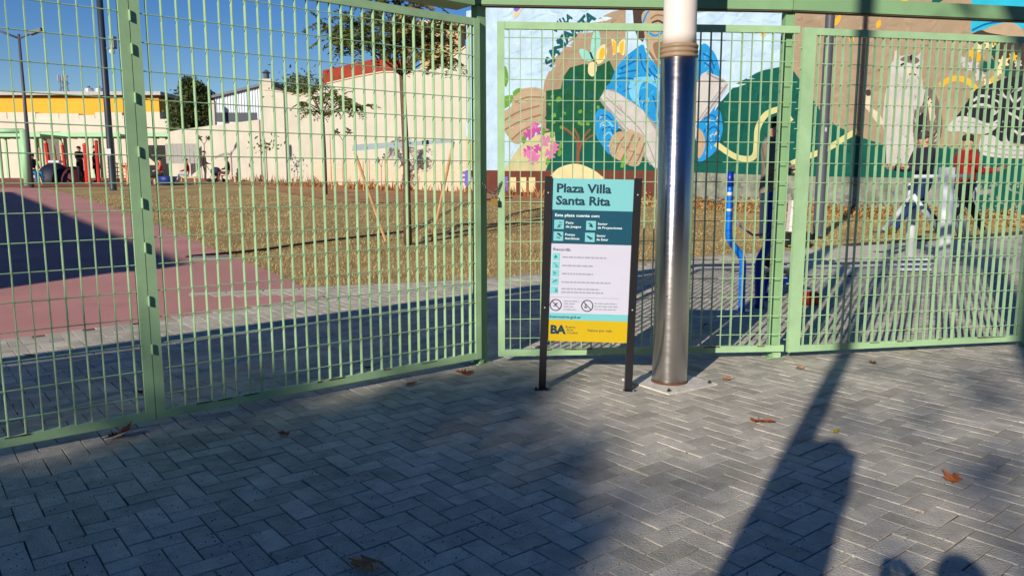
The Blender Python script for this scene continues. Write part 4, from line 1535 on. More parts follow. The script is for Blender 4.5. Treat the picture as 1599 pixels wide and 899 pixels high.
M_ylw = mat('yellow_wall', srgb(222, 164, 52), .9, var=.08, scale=.5)
M_gwall = mat('pale_rough_wall', srgb(206, 196, 178), .9, var=.10, scale=.4)
part('upper_wall', M_ylw, yb, -60, 250, 152, 190, YB, 8)
part('roof_edge', mat('roof_grey', srgb(176, 170, 164), .8), yb, -60, 250.5, 143, 148.5, YB - .5, 9)
part('gutter_board', mat('brown_board', srgb(104, 74, 44), .8), yb, -60, 250, 148.6, 151.8, YB - .2, 8)
part('low_front_wall', M_gwall, yb, -60, 270, 186, 300, YB - 1.5, 1.2)
random.seed(8)
pw = MB()
x = -60
while x < 250:
    w_ = random.uniform(20, 45)
    blk(pw, x, min(x + w_, 250), 176 + random.uniform(-2, 5), 187, YB - 1.45, 1.0)
    x += w_
o = pw.obj('patched_plaster', M_gwall, yb)
o.location -= ybl
for k, px in enumerate((139, 155)):
    A, B = at(px - 7, 138, YB + 3), at(px + 7, 149, YB + 3)
    tk = thing('water_tank', 'ribbed steel roof tank, %s of the pair' % ('left' if k == 0 else 'right'), 'water tank', ((A.x + B.x) / 2, YB + 3, B.z - .3), 0, 'roof water tanks')
    r_ = (B.x - A.x) / 2
    hh = A.z - B.z
    pr2 = [(r_ * .98, 0)]
    for q in range(6):
        pr2 += [(r_, .3 + hh * q / 6), (r_ * .95, .3 + hh * (q + .5) / 6)]
    pr2 += [(r_ * .6, .3 + hh * 1.06), (r_ * .2, .3 + hh * 1.1)]
    MB().lathe((0, 0, 0), pr2, 16).obj('tank_body', mat('tank_steel', srgb(200, 204, 210), .35, metal=.5), tk, smooth=True)
    MB().lathe((0, 0, .3 + hh * 1.08), [(r_ * .3, 0), (r_ * .3, .12)], 12).obj('lid', M_dgrey, tk)
# antenna mast far away
an = at(101, 146, 140)
am = thing('antenna_mast', 'small red and white cell mast on the skyline', 'antenna', (an.x, 140, g(140)))
zt = at(101, 118, 140).z - g(140)
ms = MB()
for sx_, sy_ in ((-1, -1), (1, -1), (1, 1), (-1, 1)):
    ms.tube([(sx_ * .7, sy_ * .7, 0), (sx_ * .35, sy_ * .35, zt)], .09, 5)
for q in range(14):
    z = zt * q / 14
    ms.tube([(-.6, -.6, z), (.6, .6, z + zt / 14)], .05, 4)
    ms.tube([(.6, -.6, z), (-.6, .6, z + zt / 14)], .05, 4)
ms.obj('lattice', mat('mast_grey', srgb(120, 110, 120), .6), am)
for q in (-.9, 0, .9):
    MB().box((q * .8, -.4, zt - .5), (.2, .2, 1.0)).obj('panel_antenna', mat('antenna_grey', srgb(150, 140, 150), .6), am)

# second roof lamp pole silhouettes on the building
# evergreen beyond the corner
et = at(296, 206, 61)
ev = thing('evergreen_tree', 'round dark evergreen tree beyond the cream wall', 'tree', (et.x, 61, g(61)))
MB().tube([(0, 0, 0), (0, 0, 5)], [.3, .15], 8).obj('trunk', M_bark, ev)
random.seed(51)
cre = MB()
evb = []
for q in range(26):
    d = rnd_dir()
    evb.append((Vector((d.x * 1.5, d.y * 1.5, d.z * 2.0 + 5.0)), random.uniform(.5, 1.0)))
evb.append((Vector((0, 0, 5)), 1.7))
for c0, r0 in evb:
    for k in range(int(330 * r0)):
        d = rnd_dir()
        leaf_quad(cre, c0 + Vector((d.x, d.y, d.z * 1.15)) * r0 * random.uniform(.6, 1.12), random.uniform(.10, .24))
cre.obj('crown', M_leafC, ev)
# white corrugated shed behind the wall
shY = 60
sh = thing('metal_shed', 'white corrugated metal shed with sloping roof behind the wall', 'shed', (at(380, 200, shY).x, shY, g(shY)))
shl = sh.location.copy()
mbs = MB()
a = [at(336, 150, shY), at(420, 130, shY), at(424, 215, shY), at(336, 215, shY)]
mbs.prism([p - shl for p in a], (0, 1, 0), 5)
shw = mbs.obj('wall', mat('shed_white', srgb(206, 212, 220), .6, var=.04), sh)
for k in range(20):
    px = 337.5 + k * 4.3
    t_ = (px - 336) / 84
    A, B = at(px, 151 - 20 * t_, shY - .03) - shl, at(px, 186, shY - .03) - shl
    MB().box(((A + B) / 2), (.09, .05, A.z - B.z)).obj('rib', mat('shed_white', (1, 1, 1)), shw)
mbr = MB()
a = [at(330, 149, shY - .3), at(424, 126, shY - .3), at(424, 130, shY - .3), at(330, 153, shY - .3)]
mbr.prism([p - shl for p in a], (0, 1, 0), 6)
mbr.obj('roof', mat('shed_roof', srgb(110, 112, 118), .7), sh)
mbd = MB()
blk(mbd, 338, 402, 176, 190, shY - .06, .1)
o = mbd.obj('window', mat('shed_dark', srgb(50, 56, 70), .5), sh)
o.location -= shl
for px in (333, 414):
    mbp = MB()
    blk(mbp, px - 3, px + 3, 132 if px > 400 else 157, 196, shY - 1.2, .4)
    o = mbp.obj('pillar', M_cream, sh)
    o.location -= shl

# red walled house top and cream house top behind the gable wall
rY = 50
rh = thing('red_house', 'brick red parapet of a house behind the gable wall', 'house', (at(560, 200, rY).x, rY, g(rY)))
rl = rh.location.copy()
m_ = MB()
m_.prism([at(504, 110, rY) - rl, at(590, 91, rY) - rl, at(632, 95, rY) - rl, at(640, 150, rY) - rl, at(504, 160, rY) - rl], (0, 1, 0), 5)
m_.obj('parapet', mat('red_render', srgb(156, 58, 42), .9, var=.15, scale=2, stain=.3), rh, fix=True)
m_ = MB()
m_.prism([at(504, 160, rY + .2) - rl, at(640, 150, rY + .2) - rl, at(640, 290, rY + .2) - rl, at(504, 290, rY + .2) - rl], (0, 1, 0), 5)
m_.obj('wall', M_gwall, rh, fix=True)
hY = 46
hh_ = thing('rooftop_house', 'small beige house top with one dark window behind the gable wall', 'house', (at(690, 90, hY).x, hY, g(hY)))
hl = hh_.location.copy()
m_ = MB()
blk(m_, 655, 722, 40, 290, hY, 4)
o = m_.obj('wall', mat('beige_render', srgb(196, 164, 120), .9, var=.12, scale=.8), hh_)
o.location -= hl
m_ = MB()
blk(m_, 650, 726, 32, 40, hY - .3, 4.6)
o = m_.obj('roof_slab', M_gwall, hh_)
o.location -= hl
m_ = MB()
blk(m_, 687, 697, 52, 66, hY - .03, .06)
o = m_.obj('window', M_glass, hh_)
o.location -= hl
ck = thing('chimney', 'square cream chimney with metal cowl on the gable wall', 'chimney', tuple(on_wall(414, 141)))
MB().box((0, .35, .15), (.7, .6, 1.0)).obj('stack', M_cream, ck)
MB().lathe((0, .35, .65), [(.16, 0), (.16, .35), (.26, .36), (.03, .55)], 12).obj('cowl', M_dgrey, ck)
# green bush over the wall
vb = at(470, 140, 46)
bsh = thing('wall_bush', 'tuft of dark leaves topping the cream wall by the red house', 'bush', (vb.x, 46, g(46)))
m_ = MB()
random.seed(61)
for k in range(700):
    px, py = random.gauss(470, 16), random.gauss(138, 12)
    leaf_quad(m_, at(px, py, 46 + random.uniform(-.8, .8)) - bsh.location, random.uniform(.08, .18))
m_.obj('crown', M_leafA, bsh)
MB().tube([(0, 0, 0), (0, 0, at(470, 140, 46).z - g(46))], [.12, .06], 6).obj('trunk', M_bark, bsh)

# ------------------------------------------------------------------ people
M_skin = mat('skin', srgb(196, 150, 120), .6, var=.05)


def cloth(r, gg, b):
    return mat('cloth_%d_%d_%d' % (r, gg, b), srgb(r, gg, b), .85, var=.12, scale=14)


STAND = dict(pel=(0, .01, .93), spi=(0, 0, 1.12), che=(0, .01, 1.33), nec=(0, .015, 1.48), hea=(0, -.01, 1.585), top=(0, -.005, 1.68),
             shl=(.175, .01, 1.40), shr=(-.175, .01, 1.40), ell=(.23, .03, 1.12), elr=(-.23, .03, 1.12), wrl=(.24, -.05, .88), wrr=(-.24, -.05, .88), hal=(.24, -.08, .80), har=(-.24, -.08, .80),
             hil=(.095, .01, .88), hir=(-.095, .01, .88), knl=(.11, -.02, .49), knr=(-.11, -.02, .49), anl=(.115, .02, .09), anr=(-.115, .02, .09), tol=(.125, -.14, .035), tor=(-.125, -.14, .035))
RAD = dict(pel=(.145, .11), spi=(.135, .10), che=(.165, .115), nec=(.055, .055), hea=(.082, .098), top=(.06, .07), shl=(.075, .075), shr=(.075, .075), ell=(.05, .05), elr=(.05, .05), wrl=(.034, .034), wrr=(.034, .034),
           hal=(.030, .022), har=(.030, .022), hil=(.10, .10), hir=(.10, .10), knl=(.062, .062), knr=(.062, .062), anl=(.045, .045), anr=(.045, .045), tol=(.04, .032), tor=(.04, .032))
BONES = [('pel', 'spi', 0), ('spi', 'che', 0), ('che', 'nec', 0), ('nec', 'hea', 2), ('hea', 'top', 2), ('che', 'shl', 0), ('che', 'shr', 0), ('shl', 'ell', 0), ('shr', 'elr', 0), ('ell', 'wrl', 0), ('elr', 'wrr', 0),
         ('wrl', 'hal', 2), ('wrr', 'har', 2), ('pel', 'hil', 1), ('pel', 'hir', 1), ('hil', 'knl', 1), ('hir', 'knr', 1), ('knl', 'anl', 1), ('knr', 'anr', 1), ('anl', 'tol', 3), ('anr', 'tor', 3)]


def seg_d(p, a, b):
    ab = b - a
    t = max(0, min(1, (p - a).dot(ab) / max(ab.length_squared, 1e-9)))
    return (p - a - ab * t).length


def person(label, loc, rz, pose, top, legs, shoes=(30, 30, 34), hair=(34, 26, 22), k=1.0, bulk=1.0, group=None, fingers=False, coat=False, hat=None):
    J = {n: Vector(p) for n, p in STAND.items()}
    J.update({n: Vector(p) for n, p in pose.items()})
    t = thing('person', label, 'person', loc, rz, group)
    t.scale = (k, k, k)
    names = list(J)
    vs = [J[n] for n in names]
    es = [(names.index(a), names.index(b)) for a, b, _ in BONES]
    rad = [Vector(RAD[n]) * (bulk if n in ('pel', 'spi', 'che', 'shl', 'shr', 'ell', 'elr', 'hil', 'hir') else 1) for n in names]
    segs = [(J[a], J[b], m) for a, b, m in BONES]
    if fingers:
        for s in 'lr':
            h0, w0 = J['ha' + s], J['wr' + s]
            d = (h0 - w0).normalized()
            sd = d.orthogonal().normalized()
            for q, ln in ((-1.5, .06), (-.5, .075), (.5, .07), (1.5, .055)):
                b1 = h0 + sd * q * .017 + d * .02
                b2 = b1 + d * ln * .5 + Vector((0, -.006, -.004))
                b3 = b2 + d * ln * .4 + Vector((0, -.018, -.004))
                i0 = len(vs)
                vs += [b1, b2, b3]
                rad += [Vector((.010, .010)), Vector((.009, .009)), Vector((.007, .007))]
                es += [(names.index('ha' + s), i0), (i0, i0 + 1), (i0 + 1, i0 + 2)]
                segs.append((h0, b3, 2))
            th = w0.lerp(h0, .5) + sd * .04
            i0 = len(vs)
            vs += [th, th + d * .04 + sd * .008]
            rad += [Vector((.011, .011)), Vector((.009, .009))]
            es += [(names.index('wr' + s), i0), (i0, i0 + 1)]
            segs.append((w0, th + d * .04, 2))
    me = bpy.data.meshes.new('body')
    me.from_pydata(vs, es, [])
    ob = bpy.data.objects.new('tmp', me)
    COL.objects.link(ob)
    sk = ob.modifiers.new('s', 'SKIN')
    for i, v in enumerate(me.skin_vertices[0].data):
        v.radius = rad[i]
        v.use_root = (i == 0)
    sk.use_smooth_shade = True
    ss = ob.modifiers.new('d', 'SUBSURF')
    ss.levels = 2
    dg = bpy.context.evaluated_depsgraph_get()
    bme = bpy.data.meshes.new_from_object(ob.evaluated_get(dg))
    bpy.data.objects.remove(ob)
    for m in (cloth(*top), cloth(*legs), M_skin, cloth(*shoes)):
        bme.materials.append(m)
    for p in bme.polygons:
        c = p.center
        best = min(segs, key=lambda s: seg_d(c, s[0], s[1]))
        p.material_index = best[2]
        p.use_smooth = True
    bo = link('body', bme, t)
    # hair or hat
    hd, tp = J['hea'], J['top']
    up = (tp - hd).normalized()
    hm = MB()
    hm.ball((0, 0, 0), .092, .105, .09, 12, 8)
    M3 = up.to_track_quat('Z', 'Y').to_matrix()
    hv = []
    for v in hm.v:
        q = Vector(v)
        if q.z < -.01 and q.y < .02:
            q.z = -.01
            q.y = max(q.y, -.07)
        hv.append(M3 @ q + hd + up * .055 + Vector((0, .012, 0)))
    hm.v = [tuple(q) for q in hv]
    hm.obj('hat' if hat else 'hair', cloth(*(hat or hair)), t, smooth=True)
    # face
    fm = MB()
    for s in (-1, 1):
        fm.ball(hd + Vector((s * .032, -.098, .012)), .011, .006, .008, 6, 4)
    fm.obj('eyes', M_black, t)
    nm = MB()
    nm.ball(hd + Vector((0, -.108, -.022)), .013, .018, .022, 8, 6)
    nm.obj('nose', M_skin, t, smooth=True)
    MB().ball(hd + Vector((0, -.094, -.055)), .024, .008, .007, 8, 4).obj('mouth', mat('lips', srgb(150, 90, 80), .6), t)
    for s in (-1, 1):
        MB().ball(hd + Vector((s * .086, .005, -.005)), .012, .022, .03, 6, 5).obj('ear', M_skin, t, smooth=True)
    if coat:
        cm = MB()
        pr3 = [(.19 * bulk, -.30), (.175 * bulk, -.05), (.15 * bulk, .15)]
        n = 16
        for r_, z_ in pr3:
            pass
        cm.lathe((0, 0, 0), pr3, n)
        cm.v = [(v[0], v[1] * .75 + J['pel'].y, v[2] + J['pel'].z) for v in cm.v]
        cm.obj('coat_skirt', cloth(*top), t, smooth=True)
    return t


SIT = dict(pel=(0, .05, .50), spi=(0, .06, .68), che=(0, .03, .90), nec=(0, .0, 1.05), hea=(0, -.03, 1.15), top=(0, -.03, 1.245), shl=(.17, .02, .97), shr=(-.17, .02, .97), ell=(.22, -.05, .72), elr=(-.22, -.05, .72), wrl=(.14, -.28, .64), wrr=(-.14, -.28, .64), hal=(.10, -.36, .64), har=(-.10, -.36, .64),
           hil=(.095, 0, .47), hir=(-.095, 0, .47), knl=(.12, -.42, .50), knr=(-.12, -.42, .50), anl=(.12, -.46, .09), anr=(-.12, -.46, .09), tol=(.125, -.6, .035), tor=(-.125, -.6, .035))
FARP = 'people at the playground'


def farp(label, px, py, top, legs, rz, pose={}, ptop=None, **kw):
    b = gnd(px, py)
    k = 1.0
    if ptop is not None:
        full = 1.70 if not pose.get('pel') or pose['pel'][2] > .8 else 1.27
        k = ht(0, ptop, b) / full
    return person(label, tuple(b), rz, pose, top, legs, k=k, group=FARP, **kw)


random.seed(70)
HOLD = dict(ell=(.24, -.02, 1.15), wrl=(.12, -.25, 1.12), hal=(.07, -.32, 1.13), elr=(-.24, -.02, 1.15), wrr=(-.12, -.25, 1.12), har=(-.07, -.32, 1.13))
farp('person in black jacket standing beside the red playground post', 127, 286, (22, 22, 26), (26, 28, 34), R(80), HOLD, 229, bulk=1.15)
farp('person in long dark coat facing away beside the red posts', 152, 285, (18, 20, 26), (24, 26, 36), R(-70), {}, 228, bulk=1.2, coat=True)
farp('person in black standing alone by the forked stick', 321, 283, (20, 20, 24), (24, 24, 28), R(110), dict(wrl=(.2, -.2, 1.0), hal=(.18, -.28, .98)), 236, bulk=1.15)
bench_spots = []
farp('seated person in red and white top with outstretched dark legs', 252, 288, (206, 90, 80), (28, 30, 40), R(-70), {**SIT, 'knl': (.1, -.4, .42), 'knr': (-.1, -.4, .42), 'anl': (.1, -.75, .12), 'anr': (-.1, -.75, .12), 'tol': (.1, -.86, .18), 'tor': (-.1, -.86, .18)}, 247)
farp('seated person in crimson jacket and pale jeans', 293, 287, (176, 34, 60), (168, 178, 192), R(-75), SIT, 248)
farp('seated person in dark jacket beside the stroller', 356, 285, (40, 34, 40), (120, 60, 60), R(-60), SIT, 245)
farp('small figure in dark top and blue behind the slide', 53, 288, (30, 34, 44), (40, 110, 170), R(60), SIT, 240)
# seats under them
for px, py, lab in ((252, 288, 'low wooden bench under the person with outstretched legs'), (293, 287, 'low wooden bench under the crimson jacket'), (356, 285, 'low wooden bench beside the stroller'), (53, 288, 'low bench behind the slide')):
    b = gnd(px, py)
    t = thing('bench', lab, 'bench', tuple(b + Vector((0, .1, 0))), R(15), 'playground benches')
    MB().box((0, 0, .38), (.9, .35, .06)).obj('seat', mat('bench_cream', srgb(200, 186, 150), .8), t)
    for s in (-1, 1):
        MB().box((s * .35, 0, .175), (.08, .3, .35)).obj('leg', mat('bench_cream', (1, 1, 1)), t)
# stroller and blue bucket
b = gnd(338, 285)
t = thing('stroller', 'dark blue stroller beside the person in black', 'stroller', tuple(b), R(60))
MB().ball((0, 0, .62), .28, .34, .26, 10, 7).obj('seat_shell', cloth(30, 40, 70), t, smooth=True)
MB().tube([(-.2, .3, .7), (-.2, .6, 1.05), (.2, .6, 1.05), (.2, .3, .7)], .02, 6).obj('handle', M_dgrey, t)
for sx_, sy_ in ((-.25, -.3), (.25, -.3), (-.25, .3), (.25, .3)):
    MB().tube([(sx_ - .03, sy_, .12), (sx_ + .03, sy_, .12)], .12, 12).obj('wheel', M_black, t)
    MB().tube([(sx_, sy_, .12), (sx_ * .6, sy_ * .4, .5)], .018, 5).obj('strut', M_dgrey, t)
b = gnd(262, 289)
tag(MB().lathe(tuple(b), [(.32, 0), (.5, .45), (.46, .45), (.28, .05)], 14).obj('bucket', mat('bucket_blue', srgb(20, 40, 120), .5), smooth=True), 'wide dark blue tub on the playground edge', 'tub')

# ------------------------------------------------------------------ playground
M_red = mat('play_red', srgb(190, 40, 34), .5, var=.1)
M_pgreen = mat('play_green', srgb(150, 196, 150), .5, var=.08)
M_pwood = mat('play_log', srgb(206, 160, 120), .8, var=.15)
PY = gnd(90, 288).y
# climbing mound with slide
mb_ = gnd(88, 286.3)
mo = thing('play_mound', 'dark blue and maroon rubber climbing mound in the playground', 'play mound', tuple(mb_))
mbm = MB()
mbm.ball((-.4, .6, .05), .95, .9, 1.1, 18, 10)
mbm.v = [(v[0], v[1], max(v[2], -.1)) for v in mbm.v]
mbm.obj('blue_side', mat('mound_blue', srgb(16, 22, 44), .6, var=.15), mo, smooth=True)
mbm = MB()
mbm.ball((.6, .7, .0), .85, .8, .95, 18, 10)
mbm.v = [(v[0], v[1], max(v[2], -.1)) for v in mbm.v]
mbm.obj('maroon_side', mat('mound_maroon', srgb(76, 18, 28), .6, var=.15), mo, smooth=True)
MB().box((-.3, .6, 1.2), (.6, .4, .12)).obj('grip_board', mat('dome_white', (1, 1, 1)), mo)
for px, py0, py1, c, r in ((76, 262, 222, 'w', .09), (80, 262, 225, 'r', .12), (92, 262, 228, 'r', .07), (101, 266, 224, 'w', .09), (105, 266, 228, 'r', .10), (138, 287, 227, 'r', .16), (155, 287, 221, 'r', .10), (114, 282, 240, 'w', .07), (165, 284, 232, 'w', .07), (66, 262, 232, 'w', .06)):
    b = gnd(px, 284.5 if py0 < 280 else py0)
    h = ht(0, py1, b)
    t = thing('play_post', {66: 'short pale timber play post, leftmost above the mound', 76: 'slim pale timber play post left of the mound top', 80: 'leaning red play post directly above the blue mound', 92: 'thin short red play post behind the mound top', 101: 'pale timber play post right of the mound top', 105: 'leaning red play post next to a pale one above the maroon mound', 114: 'short pale play post between the mound and the person in black', 138: 'thick red play post between the two standing people', 155: 'tallest slim red play post behind the person in the long coat', 165: 'slim pale play post just left of the camera pole'}[px], 'post', tuple(b), 0, 'climbing frame posts')
    lean = .12 if c == 'r' and px < 110 else 0
    MB().tube([(0, 0, -.05), (-lean, 0, h)], [r, r * .9], 8).obj('shaft', M_red if c == 'r' else M_pwood, t)
    MB().ball((-lean, 0, h), r * 1.05, r * 1.05, r * .8, 8, 5).obj('cap', M_red if c == 'r' else M_pwood, t, smooth=True)
# red panel slide on the right of the camera pole
b = gnd(207, 288)
t = thing('red_slide', 'bright red slide panel beside the camera pole', 'slide', tuple(b))
hS = ht(0, 247, b)
MB().prism([(-.22, 0, 0), (.34, 0, 0), (.22, 0, hS), (-.14, 0, hS)], (0, 1, 0), .35).obj('chute', mat('slide_red', srgb(206, 48, 26), .5), t)
for s in (-1, 1):
    MB().tube([(-.3 + s * .02, .1, 0), (-.1, .1, hS + 1.2)], .05, 6).obj('rail', M_pwood, t)
# orange net in the back
b = gnd(190, 284)
t = thing('orange_barrier', 'low orange mesh barrier behind the playground', 'barrier', tuple(b))
for k in range(8):
    MB().box((-.7 + k * .25, 0, .55), (.05, .04, 1.1)).obj('upright', mat('barrier_orange', srgb(206, 110, 60), .7), t)
for k in range(5):
    MB().box((.17, -.03, .1 + k * .24), (1.9, .03, .05)).obj('crossbar', mat('barrier_orange', (1, 1, 1)), t)
# pergola canopies
for x0, x1, Y, lab in ((-40, 66, 52, 'pale green flat canopy at the far left edge'), (52, 190, 55, 'pale green canopy with dark underside above the climbing frame'), (150, 290, 58, 'pale green canopy near the yellow building corner')):
    A, B = at(x0, 207, Y), at(x1, 213, Y)
    t = thing('shade_canopy', lab, 'canopy', ((A.x + B.x) / 2, Y, g(Y)), 0, 'playground canopies')
    w_ = B.x - A.x
    zz = at(0, 211, Y).z - g(Y)
    MB().box((0, 1.5, zz), (w_, 3.4, .12)).obj('roof', M_pgreen, t)
    MB().box((0, -.22, zz + .02), (w_ * 1.002, .06, .3)).obj('fascia', M_pgreen, t)
    for s in (-1, -.33, .33, 1):
        for q in (0.05, 2.9):
            MB().box((s * w_ * .47, q, zz / 2 - .03), (.14, .14, zz - .06)).obj('post', M_pgreen, t)
    for s in range(7):
        MB().box(((s - 3) * w_ / 7.5, 1.4, zz - .1), (.06, 3.0, .08)).obj('rafter', M_pgreen, t)
# dark opening and grey board behind
m_ = MB()
blk(m_, 58, 98, 206, 262, YB - 1.56, .05)
o = m_.obj('doorway', mat('door_grey', srgb(112, 104, 96), .8), yb)
o.location -= ybl
gb = at(284, 240, 52)
t = thing('notice_board', 'grey slatted board on legs near the wall corner', 'board', (gb.x, 52, g(52)))
zc = gb.z - g(52)
for k in range(8):
    MB().box((-.95 + k * .27, 0, zc), (.24, .04, 1.3)).obj('slat', mat('board_grey', srgb(150, 148, 142), .6), t)
for s in (-1, 1):
    MB().tube([(s * .9, .06, 0), (s * .9, .06, zc + .6)], .05, 6).obj('leg', M_pgreen, t)
# green swing frame in front of the left
b = gnd(50, 290)
t = thing('green_play_frame', 'light green steel play frame with a cowl, left of the mound', 'play frame', tuple(gnd(44, 290)))
hF = ht(0, 202, gnd(44, 290))
MB().tube([(0, 0, 0), (0, 0, hF)], .18, 10).obj('post', M_pgreen, t, smooth=True)
MB().tube([(0, 0, hF * .97), (-2.2, 0, hF * .97)], .12, 8).obj('top_bar', M_pgreen, t, smooth=True)
MB().tube([(-2.1, 0, 0), (-2.1, 0, hF)], .12, 10).obj('post', M_pgreen, t, smooth=True)

# ------------------------------------------------------------------ gym: blue twin tube machine
M_blue = mat('gym_blue', srgb(10, 110, 216), .35, var=.05)
M_navy = mat('gym_navy', srgb(18, 50, 160), .35, var=.05)
gb = gnd(1159, 485)
bm1 = thing('exercise_machine', 'bright blue bent tube exercise machine behind the middle gate', 'exercise machine', tuple(gb))
gl_ = gb.copy()


def gpt(px, py, dy=0):
    return at(px, py, gl_.y + dy) - gl_


tubp = spline([gpt(1140, 290), gpt(1139, 330), gpt(1138, 366), gpt(1143, 380), gpt(1156, 398), gpt(1160, 412), gpt(1159, 440), gpt(1158, 486)], 4, closed=False)
MB().tube(tubp, .034, 12).obj('bent_tube', M_blue, bm1, smooth=True)
MB().tube([gpt(1140, 268), gpt(1140, 291)], .037, 12).obj('grip', M_navy, bm1, smooth=True)
for a, b in (((1139.8, 300), (1139.6, 306)), ((1139, 326), (1138.8, 330))):
    MB().tube([gpt(*a), gpt(*b)], .0355, 12).obj('tape_band', mat('dome_white', (1, 1, 1)), bm1, smooth=True)
tub2 = spline([gpt(1206, 300, .15), gpt(1203, 340, .15), gpt(1200, 380, .15), gpt(1188, 405, .15), gpt(1186, 430, .15), gpt(1186, 484, .15)], 4, closed=False)
MB().tube(tub2, .05, 12).obj('main_column', M_navy, bm1, smooth=True)
MB().prism([gpt(1188, 302, .1), gpt(1200, 300, .1), gpt(1197, 372, .1), gpt(1186, 372, .1)], (0, 1, 0), .02).obj('instruction_plate', mat('dome_white', (1, 1, 1)), bm1)
MB().tube([gpt(1148, 345, .05), gpt(1162, 358, .05), gpt(1176, 367, .08), gpt(1200, 366, .1)], .012, 8).obj('link_rod', mat('rod_violet', srgb(120, 110, 140), .4), bm1, smooth=True)
MB().tube([gpt(1159, 484), gpt(1159, 484) + Vector((0, 0, -.05))], .09, 14).obj('foot_flange', M_blue, bm1)
MB().tube([gpt(1186, 484, .15), gpt(1186, 484, .15) + Vector((0, 0, -.08))], .1, 14).obj('foot_flange', M_navy, bm1)
# foot pads he stands on
padz = .30
for s in (0, 1):
    MB().box((gpt(1200, 470, .9).x + s * .28, .95, padz - .02), (.16, .34, .04)).obj('foot_pad', M_dgrey, bm1)
    MB().tube([(gpt(1200, 470, .9).x + s * .28, .95, padz - .04), (gpt(1190, 470, .5).x, .5, 0.02)], .03, 8).obj('pad_arm', M_navy, bm1)
pp = at(1199, 400, gl_.y + .95)
person('man in brown grey jacket looking at his phone on the blue machine', (pp.x, gl_.y + .95, g(gl_.y + .95) + padz - .01), R(62),
       dict(elr=(-.25, -.02, 1.12), wrr=(-.12, -.26, 1.14), har=(-.05, -.32, 1.17), ell=(.25, -.0, 1.12), wrl=(.14, -.24, 1.10), hal=(.06, -.30, 1.12), hea=(0, -.045, 1.575), top=(0, -.06, 1.67)), (120, 108, 96), (128, 116, 100), k=1.0, bulk=1.2, fingers=True, hair=(30, 24, 22))
pr_h = Vector((pp.x, gl_.y + .95, g(gl_.y + .95) + padz)) + zrot(R(62)) @ Vector((0, -.36, 1.2))
phn = MB().box((0, 0, 0), (.075, .012, .15), Matrix.Rotation(-.5, 3, 'X')).obj('phone', M_black)
phn.location = pr_h
phn.rotation_euler = (0, 0, R(62))
tag(phn, 'dark phone held by the man on the blue machine', 'phone')
# red twin rollers
rb_ = gnd(1256, 476)
rt_ = thing('red_roller', 'low red twin roller exerciser on the paving', 'exercise machine', tuple(rb_), R(8))
for s in (-1, 1):
    MB().tube([(s * .075 - .055, 0, .075), (s * .075 + .055, 0, .075)], .07, 14).obj('roller', mat('roller_red', srgb(186, 36, 26), .45), rt_, smooth=True)
MB().box((0, 0, .02), (.3, .06, .04)).obj('frame', mat('roller_dark', srgb(90, 24, 20), .5), rt_)
# bag hanging
bgp = gnd(1243, 384)
bt = thing('shopping_bag', 'white printed bag with a dark base beside the lamp post', 'bag', tuple(bgp))
MB().prism([(-.14, 0, .25), (.14, 0, .25), (.17, 0, .78), (-.11, 0, .80)], (0, 1, 0), .16).obj('bag_body', mat('bag_white', srgb(222, 210, 208), .7, var=.1, scale=20), bt)
MB().tube([(-.08, .05, .78), (-.04, .05, .98), (.08, .05, .98), (.12, .05, .78)], .012, 6).obj('handle', M_black, bt)
MB().box((.02, .08, .12), (.42, .3, .24)).obj('dark_base', M_black, bt)

# ------------------------------------------------------------------ gym: grey air walker
M_gym = mat('gym_grey', srgb(204, 208, 214), .4, var=.05)
wb = gnd(1475, 424)
wk = thing('air_walker', 'grey steel air walker with overhead bar behind the right panel', 'exercise machine', tuple(wb))


def wpt(px, py, dy=0):
    return at(px, py, wb.y + dy) - wb


MB().tube([wpt(1474, 426), wpt(1478, 290)], [.10, .09], 16).obj('main_column', M_gym, wk, smooth=True)
MB().box(wpt(1478, 276), (.17, .10, .25)).obj('head_block', M_gym, wk)
MB().tube([wpt(1426, 276), wpt(1517, 275)], .028, 10).obj('top_bar', M_gym, wk, smooth=True)
MB().lathe(wpt(1474, 427), [(.2, 0), (.2, .02), (.11, .03)], 16).obj('base_flange', M_gym, wk)
dyl = 1.6
lbp = wpt(1422, 386, dyl)
MB().tube([Vector((lbp.x, dyl, g(wb.y + dyl) - wb.z)), wpt(1426, 285, dyl)], .075, 12).obj('side_column', M_gym, wk, smooth=True)
MB().tube([wpt(1524, 360, dyl), wpt(1526, 283, dyl)], .035, 10).obj('side_column', M_gym, wk, smooth=True)
for a, b, d in (((1425, 305), (1380, 360), 1.3), ((1425, 305), (1466, 360), 1.0), ((1488, 302), (1512, 370), .8), ((1486, 330), (1500, 368), 1.0)):
    MB().tube([wpt(*a, d), wpt(*b, d)], .042, 10).obj('swing_leg', M_gym, wk, smooth=True)
    q = wpt(*b, d)
    MB().box(q + Vector((0, 0, -.02)), (.34, .14, .03)).obj('foot_plate', M_dgrey, wk)
MB().tube([wpt(1394, 300, 1.2), wpt(1402, 314, 1.2), wpt(1420, 316, 1.2)], .016, 8).obj('handle', mat('dome_white', (1, 1, 1)), wk, smooth=True)
# base rails
for r_ in range(3):
    MB().box(wpt(1427, 404 + r_ * 8, .7 - r_ * .4), (.42, .12, .03)).obj('base_step', M_gym, wk)


def rider(label, px, py_feet, py_top, dY, rz, top, legs, shoes, hair, pose, hat=None):
    Y = wb.y + dY
    P = at(px, py_feet, Y)
    zt_ = at(px, py_top, Y).z
    k = (zt_ - P.z) / (pose['top'][2] + .06)
    person(label, tuple(P), rz, pose, top, legs, shoes, hair, k=k, bulk=1.15, fingers=True, hat=hat)


def sh_pose(dz, **kw):
    p = {n: (v[0], v[1], v[2] - dz if v[2] > .6 else v[2]) for n, v in STAND.items()}
    p.update(kw)
    return p


